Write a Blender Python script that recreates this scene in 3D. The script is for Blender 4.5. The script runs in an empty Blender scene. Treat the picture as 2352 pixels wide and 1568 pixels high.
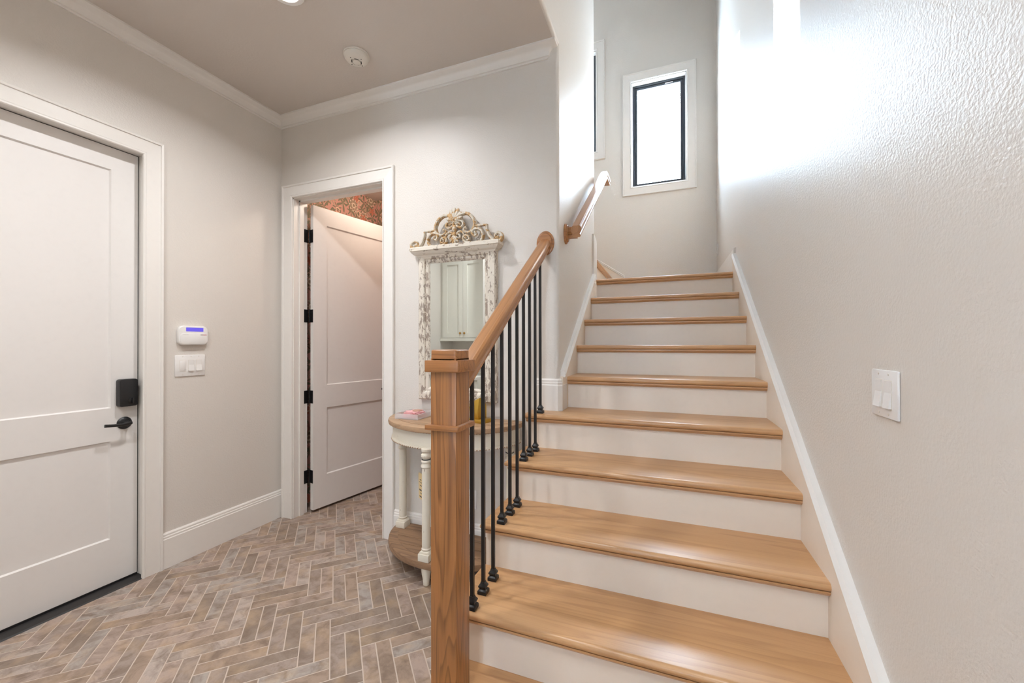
import bpy, bmesh, math, random
from mathutils import Vector, Matrix
random.seed(7)
scn = bpy.context.scene
COL = scn.collection
PI = math.pi
R = math.radians

# ------------------------------------------------------------------ camera, light, exposure
W_PX, H_PX, F_PX = 2352, 1568, 918.83
cam_d = bpy.data.cameras.new('camera'); cam = bpy.data.objects.new('camera', cam_d); COL.objects.link(cam)
cam_d.sensor_fit = 'HORIZONTAL'; cam_d.sensor_width = 36.0; cam_d.lens = 36.0 * F_PX / W_PX
cam_d.clip_start = 0.02; cam_d.clip_end = 200
CAM = Vector((0.2396, -0.9754, 1.3064)); YAW, PITCH, ROLL = 0.3663, 0.0052, -0.0019
fwd = Vector((-math.sin(YAW) * math.cos(PITCH), math.cos(YAW) * math.cos(PITCH), math.sin(PITCH)))
rt = Vector((math.cos(YAW), math.sin(YAW), 0)); up = rt.cross(fwd)
r2 = math.cos(ROLL) * rt + math.sin(ROLL) * up; u2 = -math.sin(ROLL) * rt + math.cos(ROLL) * up
cam.matrix_world = Matrix(((r2.x, u2.x, -fwd.x, CAM.x), (r2.y, u2.y, -fwd.y, CAM.y), (r2.z, u2.z, -fwd.z, CAM.z), (0, 0, 0, 1)))
scn.camera = cam

scn.view_settings.view_transform = 'Standard'; scn.view_settings.look = 'None'
scn.view_settings.gamma = 1.0; scn.view_settings.use_curve_mapping = False
scn.view_settings.exposure = 0.12

world = bpy.data.worlds.new('hazy_sky'); scn.world = world; world.use_nodes = True
bgn = world.node_tree.nodes['Background']
bgn.inputs[0].default_value = (0.66, 0.83, 1.0, 1); bgn.inputs[1].default_value = 42.0

SUN_DIR = Vector((1.0, -1.90, -0.790)).normalized()
sun_d = bpy.data.lights.new('sun_offscreen', 'SUN'); sun_d.energy = 36.0; sun_d.angle = R(0.6); sun_d.color = (1.0, 0.95, 0.88)
sun = bpy.data.objects.new('sun_offscreen', sun_d); COL.objects.link(sun)
sun.rotation_euler = SUN_DIR.to_track_quat('-Z', 'Y').to_euler(); sun.location = (-3, 8, 9)

LAMP_W = 15.5
LAMP_COL = (0.97, 0.985, 1.0)          # every downlight is the same lamp

# ------------------------------------------------------------------ key dimensions (metres, floor at z = 0)
RISE, RUN, NOSE = 0.185, 0.2722, 0.030
XL, YB, ZC = -2.496, 1.2425, 3.014          # left wall, back wall, foyer ceiling
XP, XR, YW = -0.324, 0.745, 3.700           # stair wall face, right wall face, landing wall face
SXL, SXR = -0.307, 0.719                    # skirt faces
YP = 2.475                                  # end of stair wall
ZT = 5.5                                    # stairwell ceiling
YBACK, YHALL = -1.42, -4.40
OPENX = -0.49                               # open end of treads

# ------------------------------------------------------------------ helpers
def s2l(r, g, b):
    f = lambda c: (c / 12.92 if c <= 0.04045 else ((c + 0.055) / 1.055) ** 2.4)
    return (f(r / 255), f(g / 255), f(b / 255), 1.0)

class MB:
    def __init__(s): s.v = []; s.f = []
    def add(s, vs, fs):
        o = len(s.v); s.v += [tuple(p) for p in vs]; s.f += [tuple(i + o for i in f) for f in fs]; return s
    def box(s, x0, x1, y0, y1, z0, z1):
        vs = [(x, y, z) for x in (x0, x1) for y in (y0, y1) for z in (z0, z1)]
        return s.add(vs, [(0, 1, 3, 2), (4, 6, 7, 5), (0, 4, 5, 1), (2, 3, 7, 6), (0, 2, 6, 4), (1, 5, 7, 3)])
    def prism(s, poly, axis, a, b):
        n = len(poly)
        def P(p, t): return (t, p[0], p[1]) if axis == 'x' else ((p[0], t, p[1]) if axis == 'y' else (p[0], p[1], t))
        vs = [P(p, a) for p in poly] + [P(p, b) for p in poly]
        fs = [tuple(range(n)), tuple(range(2 * n - 1, n - 1, -1))] + [(i, (i + 1) % n, (i + 1) % n + n, i + n) for i in range(n)]
        return s.add(vs, fs)
    def lathe(s, prof, c=(0, 0, 0), n=20, M=None):
        vs = []; fs = []
        for r, z in prof:
            for k in range(n):
                a = 2 * PI * k / n; p = Vector((r * math.cos(a), r * math.sin(a), z))
                if M is not None: p = M @ p
                vs.append(p + Vector(c))
        m = len(prof)
        for i in range(m - 1):
            for k in range(n): fs.append((i * n + k, i * n + (k + 1) % n, (i + 1) * n + (k + 1) % n, (i + 1) * n + k))
        fs.append(tuple(range(n))[::-1]); fs.append(tuple((m - 1) * n + k for k in range(n)))
        return s.add(vs, fs)
    def tube(s, pts, rad, n=8, sx=1.0, sy=1.0, ref=(0, 1, 0)):
        pts = [Vector(p) for p in pts]; m = len(pts); vs = []; fs = []
        for i, p in enumerate(pts):
            t = (pts[min(i + 1, m - 1)] - pts[max(i - 1, 0)]).normalized()
            a = Vector(ref); a = (a - t * a.dot(t)).normalized(); b = t.cross(a)
            rr = rad[i] if isinstance(rad, (list, tuple)) else rad
            for k in range(n):
                th = 2 * PI * k / n + PI / n
                vs.append(p + a * (rr * sy * math.cos(th)) + b * (rr * sx * math.sin(th)))
        for i in range(m - 1):
            for k in range(n): fs.append((i * n + k, i * n + (k + 1) % n, (i + 1) * n + (k + 1) % n, (i + 1) * n + k))
        fs.append(tuple(range(n))[::-1]); fs.append(tuple((m - 1) * n + k for k in range(n)))
        return s.add(vs, fs)
    def ball(s, c, rx, ry, rz, nu=10, nv=6, M=None):
        vs = []; fs = []
        for j in range(nv + 1):
            ph = PI * j / nv
            for k in range(nu):
                a = 2 * PI * k / nu
                p = Vector((rx * math.sin(ph) * math.cos(a), ry * math.sin(ph) * math.sin(a), rz * math.cos(ph)))
                if M is not None: p = M @ p
                vs.append(p + Vector(c))
        for j in range(nv):
            for k in range(nu): fs.append((j * nu + k, (j + 1) * nu + k, (j + 1) * nu + (k + 1) % nu, j * nu + (k + 1) % nu))
        return s.add(vs, fs)
    def sweep(s, path, prof, left=True):
        """profile (t out of the wall, z) along a horizontal polyline; t goes to the left of travel (or right)"""
        P = [Vector((p[0], p[1])) for p in path]; m = len(P); N = []
        sg = 1 if left else -1
        for i in range(m):
            d1 = (P[i] - P[i - 1]).normalized() if i > 0 else None
            d2 = (P[i + 1] - P[i]).normalized() if i < m - 1 else None
            n1 = Vector((-d1.y, d1.x)) * sg if d1 else None; n2 = Vector((-d2.y, d2.x)) * sg if d2 else None
            if n1 is None: N.append(n2)
            elif n2 is None: N.append(n1)
            else:
                b = (n1 + n2).normalized(); N.append(b / max(0.3, b.dot(n1)))
        n = len(prof); vs = []; fs = []
        for i in range(m):
            for t, z in prof: vs.append((P[i].x + N[i].x * t, P[i].y + N[i].y * t, z))
        for i in range(m - 1):
            for k in range(n): fs.append((i * n + k, i * n + (k + 1) % n, (i + 1) * n + (k + 1) % n, (i + 1) * n + k))
        fs.append(tuple(range(n))); fs.append(tuple((m - 1) * n + k for k in range(n))[::-1])
        return s.add(vs, fs)
    def mesh(s, name, origin=(0, 0, 0), bevel=0.0, seg=2, smooth=False, angle=38):
        me = bpy.data.meshes.new(name)
        o = Vector(origin)
        me.from_pydata([tuple(Vector(p) - o) for p in s.v], [], s.f)
        bm = bmesh.new(); bm.from_mesh(me)
        if smooth or bevel: bmesh.ops.remove_doubles(bm, verts=bm.verts, dist=1e-6)
        bmesh.ops.recalc_face_normals(bm, faces=bm.faces)
        if bevel:
            es = [e for e in bm.edges if len(e.link_faces) == 2 and e.calc_face_angle(0) > R(30)]
            bmesh.ops.bevel(bm, geom=es, offset=bevel, segments=seg, profile=0.5, affect='EDGES', clamp_overlap=True)
        bm.to_mesh(me); bm.free()
        if smooth or bevel:
            me.polygons.foreach_set('use_smooth', [True] * len(me.polygons)); me.set_sharp_from_angle(angle=R(angle))
        me.update(); return me

def link(name, me, mat=None, parent=None, loc=None):
    o = bpy.data.objects.new(name, me); COL.objects.link(o)
    if mat is not None and me is not None:
        if len(me.materials) == 0: me.materials.append(mat)
    if parent is not None: o.parent = parent
    if loc is not None: o.location = loc
    return o
def root_of(p):
    while p.parent is not None: p = p.parent
    return p
def part(name, mb, mat, parent, **kw):
    """a mesh in world coordinates as a child of a thing (or of one of its parts)"""
    return link(name, mb.mesh(name, origin=root_of(parent)['_o'], **kw), mat, parent)
def thing(name, label, cat, loc=(0, 0, 0), group=None):
    o = bpy.data.objects.new(name, None); COL.objects.link(o); o.location = loc; o.empty_display_size = 0.05
    o['label'] = label; o['category'] = cat; o['_o'] = list(loc)
    if group: o['group'] = group
    return o
def single(name, mb, mat, label, cat, origin, group=None, **kw):
    o = link(name, mb.mesh(name, origin=origin, **kw), mat, None, origin)
    o['label'] = label; o['category'] = cat; o['_o'] = list(origin)
    if group: o['group'] = group
    return o
def struct(name, mb, mat, label=None, origin=(0, 0, 0), **kw):
    o = link(name, mb.mesh(name, origin=origin, **kw), mat, None, origin)
    o['kind'] = 'structure'; o['_o'] = list(origin)
    if label: o['label'] = label
    return o
def struct_empty(name, label, loc):
    o = bpy.data.objects.new(name, None); COL.objects.link(o); o.location = loc; o['kind'] = 'structure'; o['_o'] = list(loc); o['label'] = label
    return o
def arc(cx, cy, r, a0, a1, n=6):
    return [(cx + r * math.cos(R(a0 + (a1 - a0) * i / n)), cy + r * math.sin(R(a0 + (a1 - a0) * i / n))) for i in range(n + 1)]
def clip(poly, a, b, c):
    """keep the part of a polygon with a*x + b*y <= c"""
    out = []
    for i in range(len(poly)):
        p, q = poly[i], poly[(i + 1) % len(poly)]; dp, dq = a * p[0] + b * p[1] - c, a * q[0] + b * q[1] - c
        if dp <= 0: out.append(p)
        if dp * dq < 0: t = dp / (dp - dq); out.append((p[0] + t * (q[0] - p[0]), p[1] + t * (q[1] - p[1])))
    return out

# ------------------------------------------------------------------ materials
class NT:
    def __init__(s, name):
        s.m = bpy.data.materials.new(name); s.m.use_nodes = True; s.t = s.m.node_tree
        s.b = s.t.nodes['Principled BSDF']; s.out = s.t.nodes['Material Output']
    def n(s, typ, **kw):
        x = s.t.nodes.new(typ)
        for k, v in kw.items(): setattr(x, k, v)
        return x
    def l(s, a, b): s.t.links.new(a, b)
    def val(s, sock, v):
        if hasattr(v, 'is_output'): s.l(v, sock)
        else: sock.default_value = v
    def math(s, op, a, b=0.0, c=0.0):
        x = s.n('ShaderNodeMath', operation=op); s.val(x.inputs[0], a); s.val(x.inputs[1], b); s.val(x.inputs[2], c); return x.outputs[0]
    def ramp(s, fac, stops, interp='LINEAR'):
        x = s.n('ShaderNodeValToRGB'); x.color_ramp.interpolation = interp; els = x.color_ramp.elements
        while len(els) < len(stops): els.new(0.5)
        for e, (p, c) in zip(els, stops): e.position = p; e.color = c
        s.l(fac, x.inputs[0]); return x.outputs[0]
    def mix(s, fac, a, b):
        x = s.n('ShaderNodeMix', data_type='RGBA'); s.val(x.inputs[0], fac); s.val(x.inputs[6], a); s.val(x.inputs[7], b); return x.outputs[2]
    def coord(s, scale=(1, 1, 1), out='Object', rot=(0, 0, 0), off=None):
        tc = s.n('ShaderNodeTexCoord'); mp = s.n('ShaderNodeMapping'); mp.inputs['Scale'].default_value = scale; mp.inputs['Rotation'].default_value = rot
        v = tc.outputs[out]
        if off is not None:
            a = s.n('ShaderNodeVectorMath', operation='ADD'); s.l(v, a.inputs[0]); s.l(off, a.inputs[1]); v = a.outputs[0]
        s.l(v, mp.inputs[0]); return mp.outputs[0]
    def noise(s, vec, scale, detail=3.0, rough=0.5, dist=0.0):
        x = s.n('ShaderNodeTexNoise'); s.l(vec, x.inputs['Vector']); x.inputs['Scale'].default_value = scale
        x.inputs['Detail'].default_value = detail; x.inputs['Roughness'].default_value = rough; x.inputs['Distortion'].default_value = dist; return x.outputs[0]
    def bump(s, h, strength, dist):
        x = s.n('ShaderNodeBump'); x.inputs['Strength'].default_value = strength; x.inputs['Distance'].default_value = dist
        s.l(h, x.inputs['Height']); s.l(x.outputs[0], s.b.inputs['Normal']); return x
    def base(s, c): s.val(s.b.inputs['Base Color'], c)
    def set(s, **kw):
        for k, v in kw.items(): s.val(s.b.inputs[k.replace('_', ' ')], v)
        return s

def plain(name, col, rough=0.5, metal=0.0, spec=0.5, emit=None, es=0.0):
    t = NT(name); v = t.noise(t.coord(), 30.0, 2.0)
    k = t.math('MULTIPLY_ADD', v, 0.06, 0.97)
    t.base(t.mix(k, (0, 0, 0, 1), col)); t.set(Roughness=rough, Metallic=metal); t.b.inputs['Specular IOR Level'].default_value = spec
    if emit: t.b.inputs['Emission Color'].default_value = emit; t.b.inputs['Emission Strength'].default_value = es
    return t.m
def paint(name, col, rough, scale, strength, dist):
    t = NT(name); v = t.coord()
    n1 = t.noise(v, scale, 2.0, 0.5); n2 = t.noise(v, 1.3, 2.0)
    t.base(t.mix(t.math('MULTIPLY_ADD', n2, 0.05, 0.0), col, tuple(c * 0.86 for c in col[:3]) + (1,)))
    t.set(Roughness=rough); t.bump(n1, strength, dist)
    return t.m

WALL_C = s2l(225, 219, 212); TRIM_C = s2l(239, 235, 230)
M_WALL = paint('eggshell_wall_paint', WALL_C, 0.42, 140.0, 0.5, 0.003)
M_CEIL = paint('flat_ceiling_paint', s2l(212, 203, 195), 0.75, 80.0, 0.35, 0.003)
M_TRIM = plain('white_trim_enamel', TRIM_C, 0.32)
M_DOOR = plain('white_door_enamel', s2l(237, 233, 230), 0.38)
M_RISER = plain('white_riser_enamel', s2l(242, 231, 218), 0.36)
M_BLACK = plain('black_iron', s2l(22, 22, 24), 0.38, spec=0.5)
M_BLACKM = plain('matte_black_hardware', s2l(30, 30, 32), 0.42)
M_BRONZE = plain('dark_bronze_threshold', s2l(42, 40, 40), 0.5)
M_PLASTIC = plain('white_plastic', s2l(240, 238, 236), 0.3)
M_PLASTIC2 = plain('warm_white_plastic', s2l(228, 222, 212), 0.35)
M_GREY = plain('slot_shade_grey', s2l(60, 56, 52), 0.6)  # dark colour painted in for the shade inside slots and holes
M_BRASS = plain('brass', s2l(190, 150, 90), 0.3, metal=1.0)
M_GOLD = plain('gold_leaf', s2l(196, 160, 70), 0.32, metal=0.85)
M_PINK = plain('pink_napkin', s2l(232, 176, 178), 0.7)
M_FRAME = plain('black_window_frame', s2l(30, 34, 40), 0.4)
M_CAB = plain('pale_sage_cabinet', s2l(234, 233, 224), 0.4)
M_STONE = plain('white_quartz_counter', s2l(236, 234, 230), 0.2)
M_RED = plain('red_print', s2l(190, 60, 70), 0.5)
M_DARKP = plain('dark_print', s2l(60, 50, 55), 0.5)
M_CARD = plain('cream_card', s2l(240, 214, 160), 0.7)
M_LENS = plain('lit_lens', (1, 0.95, 0.88, 1), 0.4, emit=(1.0, 0.93, 0.84, 1), es=9.0)
M_LCD = plain('blue_lcd', s2l(90, 80, 200), 0.3, emit=s2l(104, 92, 214), es=0.55)

def wood(name, light, dark, axis, rough, ring=9.0, across=7.0, amount=0.6):
    """oak: long stretched rings plus fine pores along one axis; every piece gets its own offset"""
    t = NT(name)
    oi = t.n('ShaderNodeObjectInfo'); cb = t.n('ShaderNodeCombineXYZ')
    r3 = t.math('MULTIPLY', oi.outputs['Random'], 37.0)
    for i in range(3): t.l(r3, cb.inputs[i])
    long_ = 0.55
    sc = {'x': (long_, across, across), 'y': (across, long_, across), 'z': (across, across, long_)}[axis]
    sf = {'x': (6, 260, 260), 'y': (260, 6, 260), 'z': (260, 260, 6)}[axis]
    v = t.coord(sc, off=cb.outputs[0]); n1 = t.noise(v, 1.0, 2.0, 0.45, 0.3)
    rings = t.math('FRACT', t.math('MULTIPLY', n1, ring * 2.2))
    ringc = t.ramp(rings, [(0.0, (0, 0, 0, 1)), (0.55, (0.25, 0.25, 0.25, 1)), (0.9, (1, 1, 1, 1)), (1.0, (0.0, 0.0, 0.0, 1))])
    pores = t.noise(t.coord(sf, off=cb.outputs[0]), 1.0, 2.0, 0.6)
    pc = t.ramp(pores, [(0.48, (0, 0, 0, 1)), (0.68, (1, 1, 1, 1))])
    big = t.noise(t.coord(off=cb.outputs[0]), 5.0, 2.0)
    f = t.math('MULTIPLY_ADD', ringc, amount * 0.75, t.math('MULTIPLY', pc, 0.35 * amount))
    c1 = t.mix(t.math('MINIMUM', f, 1.0), light, dark)
    c2 = t.mix(t.math('MULTIPLY', big, 0.35), c1, tuple(0.82 * a + 0.18 * b for a, b in zip(light[:3], dark[:3])) + (1,))
    t.base(c2); t.set(Roughness=rough); t.b.inputs['Coat Weight'].default_value = 0.25; t.b.inputs['Coat Roughness'].default_value = 0.22
    t.bump(pores, 0.06, 0.002)
    return t.m
OAK_L, OAK_D = s2l(202, 157, 111), s2l(158, 113, 72)
M_TREAD = wood('oak_tread', OAK_L, OAK_D, 'x', 0.34, 5.0, amount=0.55)
M_TREADY = wood('oak_tread_turned', OAK_L, OAK_D, 'y', 0.34, 5.0, amount=0.55)
M_RAIL = wood('oak_rail', s2l(174, 122, 76), s2l(130, 84, 48), 'y', 0.30, 5.0, amount=0.6)
M_NEWEL = wood('oak_newel', s2l(172, 114, 64), s2l(104, 66, 36), 'z', 0.36, 8.0, 10.0, amount=1.0)
M_NEWELX = wood('oak_newel_across', s2l(172, 114, 64), s2l(104, 66, 36), 'x', 0.36, 7.0, amount=0.7)
M_OLDWOOD = wood('weathered_pine', s2l(182, 148, 115), s2l(118, 86, 60), 'x', 0.7, 5.0, amount=0.7)
M_OLDWOOD_D = wood('dark_weathered_pine', s2l(150, 116, 86), s2l(92, 66, 46), 'x', 0.75, 5.0, amount=0.8)

def chipped(name, col, under, thr, rough=0.6, scale=26.0, stretch=(1, 1, 0.45)):
    t = NT(name); v = t.coord(stretch)
    n1 = t.noise(v, scale, 6.0, 0.68, 0.4); n2 = t.noise(v, 5.0, 2.0)
    f = t.math('ADD', n1, t.math('MULTIPLY', n2, 0.25))
    m = t.ramp(f, [(thr, (0, 0, 0, 1)), (thr + 0.02, (1, 1, 1, 1))])
    n3 = t.noise(t.coord(), 60.0, 3.0)
    t.base(t.mix(m, t.mix(t.math('MULTIPLY', n3, 0.25), col, tuple(c * 0.85 for c in col[:3]) + (1,)), t.mix(n3, under, tuple(c * 0.75 for c in under[:3]) + (1,))))
    t.set(Roughness=rough); t.bump(m, 0.3, -0.002); return t.m
M_CHIP = chipped('chipped_white_paint', s2l(226, 217, 203), s2l(172, 156, 142), 0.65, scale=48.0)
M_CHIPC = chipped('chipped_cornice_paint', s2l(228, 219, 205), s2l(165, 148, 132), 0.72, scale=40.0, stretch=(0.4, 1, 1))
M_CHIPL = chipped('lightly_chipped_white_paint', s2l(232, 224, 208), s2l(150, 130, 110), 0.80, scale=34.0)
M_CREST = chipped('gilded_white_paint', s2l(214, 206, 192), s2l(200, 160, 108), 0.63, 0.5, 42.0, (1, 1, 1))
def mirror_mat():
    t = NT('silvered_glass'); n = t.noise(t.coord(), 2.0, 1.0); t.base(t.mix(n, s2l(236, 240, 238), s2l(232, 238, 236))); t.set(Metallic=1.0, Roughness=0.015); return t.m
M_MIRROR = mirror_mat()
def thin_glass(name, tint, gloss=1.0):
    t = NT(name); tr = t.n('ShaderNodeBsdfTransparent'); gl = t.n('ShaderNodeBsdfGlossy'); fr = t.n('ShaderNodeLayerWeight'); mx = t.n('ShaderNodeMixShader')
    nz = t.noise(t.coord(), 3.0, 1.0); t.l(t.mix(nz, tint, (1, 1, 1, 1)), tr.inputs[0])
    gl.inputs['Roughness'].default_value = 0.02; fr.inputs[0].default_value = 0.5
    t.l(t.math('MULTIPLY_ADD', t.math('POWER', fr.outputs['Facing'], 4.0), 0.6, 0.05 * gloss), mx.inputs[0]); t.l(tr.outputs[0], mx.inputs[1]); t.l(gl.outputs[0], mx.inputs[2]); t.l(mx.outputs[0], t.out.inputs[0])
    return t.m
M_PANE = thin_glass('window_glass', (0.96, 0.98, 1.0, 1))
def acrylic_mat():
    t = NT('clear_acrylic'); tr = t.n('ShaderNodeBsdfTransparent'); mx = t.n('ShaderNodeMixShader'); lw = t.n('ShaderNodeLayerWeight'); lw.inputs[0].default_value = 0.5
    nz = t.noise(t.coord(), 3.0, 1.0); t.base(t.mix(nz, s2l(240, 236, 238), s2l(248, 246, 246))); t.set(Roughness=0.08)
    t.l(t.math('MULTIPLY_ADD', t.math('POWER', lw.outputs['Facing'], 2.0), 0.5, 0.28), mx.inputs[0]); t.l(tr.outputs[0], mx.inputs[1]); t.l(t.b.outputs[0], mx.inputs[2]); t.l(mx.outputs[0], t.out.inputs[0])
    return t.m
M_ACRYLIC = acrylic_mat()

def tile_mat():
    t = NT('brick_look_porcelain')
    oi = t.n('ShaderNodeObjectInfo'); geo = t.n('ShaderNodeNewGeometry')
    rnd = t.math('FRACT', t.math('ADD', t.math('MULTIPLY', oi.outputs['Random'], 7.13), t.math('MULTIPLY', geo.outputs['Random Per Island'], 3.7)))
    cb = t.n('ShaderNodeCombineXYZ'); t.l(t.math('MULTIPLY', rnd, 53.0), cb.inputs[0]); t.l(t.math('MULTIPLY', rnd, 91.0), cb.inputs[1])
    base = t.ramp(rnd, [(0.0, s2l(163, 146, 135)), (0.2, s2l(175, 155, 143)), (0.4, s2l(165, 143, 126)), (0.58, s2l(171, 160, 152)), (0.75, s2l(148, 131, 118)), (0.88, s2l(184, 169, 159)), (1.0, s2l(156, 137, 116))], 'CONSTANT')
    v = t.coord(off=cb.outputs[0])
    n1 = t.noise(v, 13.0, 5.0, 0.65, 0.6); n2 = t.noise(v, 60.0, 5.0, 0.7); n3 = t.noise(v, 9.0, 4.0)
    c = t.mix(t.ramp(n1, [(0.42, (0, 0, 0, 1)), (0.66, (0.85, 0.85, 0.85, 1))]), base, s2l(120, 101, 86))
    c = t.mix(t.ramp(n3, [(0.50, (0, 0, 0, 1)), (0.70, (0.45, 0.45, 0.45, 1))]), c, s2l(195, 165, 131))
    c = t.mix(t.ramp(n2, [(0.3, (0.25, 0.25, 0.25, 1)), (0.5, (0, 0, 0, 1)), (0.8, (0.18, 0.18, 0.18, 1))]), c, s2l(107, 94, 86))
    t.base(c); t.set(Roughness=0.5); t.bump(n2, 0.15, 0.002)
    return t.m
M_TILE = tile_mat()
M_GROUT = paint('sand_grout', s2l(200, 184, 171), 0.85, 300.0, 0.4, 0.001)

def wallpaper_mat():
    """pink paper printed with sprigs, blossoms and rings, laid out on (y + x, z)"""
    t = NT('pink_floral_wallpaper')
    tc = t.n('ShaderNodeTexCoord'); sep = t.n('ShaderNodeSeparateXYZ'); t.l(tc.outputs['Object'], sep.inputs[0])
    u = t.math('ADD', sep.outputs[0], sep.outputs[1]); cb = t.n('ShaderNodeCombineXYZ'); t.l(u, cb.inputs[0]); t.l(sep.outputs[2], cb.inputs[1])
    nz = t.noise(cb.outputs[0], 8.0, 2.0)
    col = t.mix(nz, s2l(216, 162, 150), s2l(208, 150, 132))
    def layer(col, scale, off, petals, size, pw, c, ring=False):
        ad = t.n('ShaderNodeVectorMath', operation='ADD'); t.l(cb.outputs[0], ad.inputs[0]); ad.inputs[1].default_value = (off, off * 1.7, 0)
        vo = t.n('ShaderNodeTexVoronoi', voronoi_dimensions='2D'); t.l(ad.outputs[0], vo.inputs['Vector']); vo.inputs['Scale'].default_value = scale
        sb = t.n('ShaderNodeVectorMath', operation='SUBTRACT'); t.l(ad.outputs[0], sb.inputs[0]); t.l(vo.outputs['Position'], sb.inputs[1])
        sp = t.n('ShaderNodeSeparateXYZ'); t.l(sb.outputs[0], sp.inputs[0])
        rr = t.math('SQRT', t.math('ADD', t.math('MULTIPLY', sp.outputs[0], sp.outputs[0]), t.math('MULTIPLY', sp.outputs[1], sp.outputs[1])))
        if ring: m = t.math('LESS_THAN', t.math('ABSOLUTE', t.math('SUBTRACT', rr, size)), pw)
        else:
            an = t.math('ARCTAN2', sp.outputs[1], sp.outputs[0]); sc = t.n('ShaderNodeSeparateColor'); t.l(vo.outputs['Color'], sc.inputs[0])
            pet = t.math('POWER', t.math('ABSOLUTE', t.math('COSINE', t.math('MULTIPLY_ADD', an, petals / 2.0, t.math('MULTIPLY', sc.outputs[0], 6.28)))), pw)
            m = t.math('LESS_THAN', rr, t.math('MULTIPLY', pet, size))
        return t.mix(m, col, c)
    col = layer(col, 7.5, 3.3, 7, 0.062, 2.2, s2l(178, 156, 132))
    col = layer(col, 6.5, 1.1, 5, 0.085, 3.5, s2l(132, 124, 100))
    col = layer(col, 9.0, 6.4, 7, 0.055, 2.6, s2l(136, 126, 100))
    col = layer(col, 3.6, 5.7, 9, 0.062, 0.6, s2l(226, 204, 180))
    col = layer(col, 3.6, 5.7, 9, 0.050, 0.6, s2l(158, 134, 110))
    col = layer(col, 3.6, 5.7, 0, 0.020, 0.006, s2l(226, 204, 180), True)
    col = layer(col, 4.6, 8.2, 5, 0.040, 0.7, s2l(206, 124, 98))
    col = layer(col, 5.2, 9.9, 0, 0.022, 0.004, s2l(234, 196, 168), True)
    t.base(col); t.set(Roughness=0.8); return t.m
M_PAPER = wallpaper_mat()

# ------------------------------------------------------------------ room shell
T = 0.12
struct('wall_left', MB().box(XL - T, XL, YBACK - T, -0.56, 0, ZC).box(XL - T, XL, 0.405, YP, 0, ZC).box(XL - T, XL, -0.56, 0.405, 2.392, ZC), M_WALL, 'pale greige foyer wall holding the white front door')
D2L, D2R, D2T = -2.372, -1.544, 2.404       # powder door casing inner edges
struct('wall_back', MB().box(XL, D2L - 0.02, YB, YB + T, 0, ZC).box(D2R + 0.02, -0.50, YB, YB + T, 0, ZC).box(D2L - 0.02, D2R + 0.02, YB, YB + T, D2T + 0.02, ZC), M_WALL, 'pale greige foyer wall with the mirror and powder room doorway')
rb = 0.020
poly = [(-0.50, YB)] + arc(XP - rb, YB + rb, rb, -90, 0) + arc(XP - rb, YP - rb, rb, 0, 90) + [(-3.3, YP), (-3.3, YP - 0.11), (-0.44, YP - 0.11), (-0.44, YB + T), (-0.50, YB + T)]
struct('wall_stair', MB().prism(poly, 'z', 0, ZT), M_WALL, 'wall with rounded corners between the stair flight and the foyer', smooth=True, angle=50)
prof = [(-0.44, ZT), (-0.44, ZC + 0.0015), (XP - rb - 0.003, ZC + 0.0015)] + arc(XP - rb, ZC + rb, rb, -90, 0) + [(XP, ZT)]
struct('wall_upper', MB().prism(prof, 'y', -0.55, YB + rb), M_WALL, 'upper stairwell wall above the foyer ceiling edge', smooth=True, angle=50)
struct('wall_upper_front', MB().box(XP - 0.11, XR, -0.66, -0.55, ZC, ZT), M_WALL, 'upper stairwell wall over the hall opening')
struct('wall_right', MB().box(XR, XR + T, YHALL - T, YW + T, 0, ZT), M_WALL, 'long textured wall beside the stairs')
W1 = (-0.110, 0.460, 3.055, 4.236); W2 = (-1.066, -0.496, 3.524, 4.705)
mb = MB()
mb.box(-3.3, W2[0], YW, YW + T, 0, ZT).box(W2[1], W1[0], YW, YW + T, 0, ZT).box(W1[1], XR, YW, YW + T, 0, ZT)
for w in (W1, W2): mb.box(w[0], w[1], YW, YW + T, 0, w[2]).box(w[0], w[1], YW, YW + T, w[3], ZT)
struct('wall_landing', mb, M_WALL, 'tall stairwell wall with two windows above the landing')
struct('wall_sun_blocker', MB().box(-1.25, -1.10, YW + T, 4.465, 0, ZT), plain('sun_blocker_coat', s2l(225, 220, 212), 0.8), 'added unseen slab blocking part of the sun outside the half-hidden landing window')  # unseen slab, added only to narrow the sun patch on the right wall
struct('wall_upper_end', MB().box(-3.42, -3.3, YP - 0.11, YW + T, 0, ZT), M_WALL, 'end wall of the upper flight')
struct('ceiling', MB().box(XL - T, XP - rb, YBACK - T, YB + T, ZC, ZC + 0.12), M_CEIL, 'flat foyer ceiling')
struct('ceiling_hall', MB().box(-1.0, XR, YHALL - T, -0.55, ZC + 0.001, ZC + 0.121), M_CEIL, 'flat hall ceiling')
struct('ceiling_stairwell', MB().box(-3.42, XR + T, -0.66, YW + T, ZT, ZT + 0.12), M_CEIL, 'high stairwell ceiling')
# behind the camera: cabinet wall, hall and its window
struct('wall_cabinet', MB().box(XL, -1.0, YBACK - T, YBACK, 0, ZC), M_WALL, 'wall behind the cabinets')
struct('wall_hall_side', MB().box(-1.0, -0.90, YHALL, YBACK, 0, ZC), M_WALL, 'side wall of the hall')
W3 = (-0.40, 0.15, 1.05, 2.05)
struct('wall_hall_end', MB().box(-1.0, W3[0], YHALL - T, YHALL, 0, ZC).box(W3[1], XR, YHALL - T, YHALL, 0, ZC).box(W3[0], W3[1], YHALL - T, YHALL, 0, W3[2]).box(W3[0], W3[1], YHALL - T, YHALL, W3[3], ZC), M_WALL, 'end wall of the hall with its window')
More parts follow.
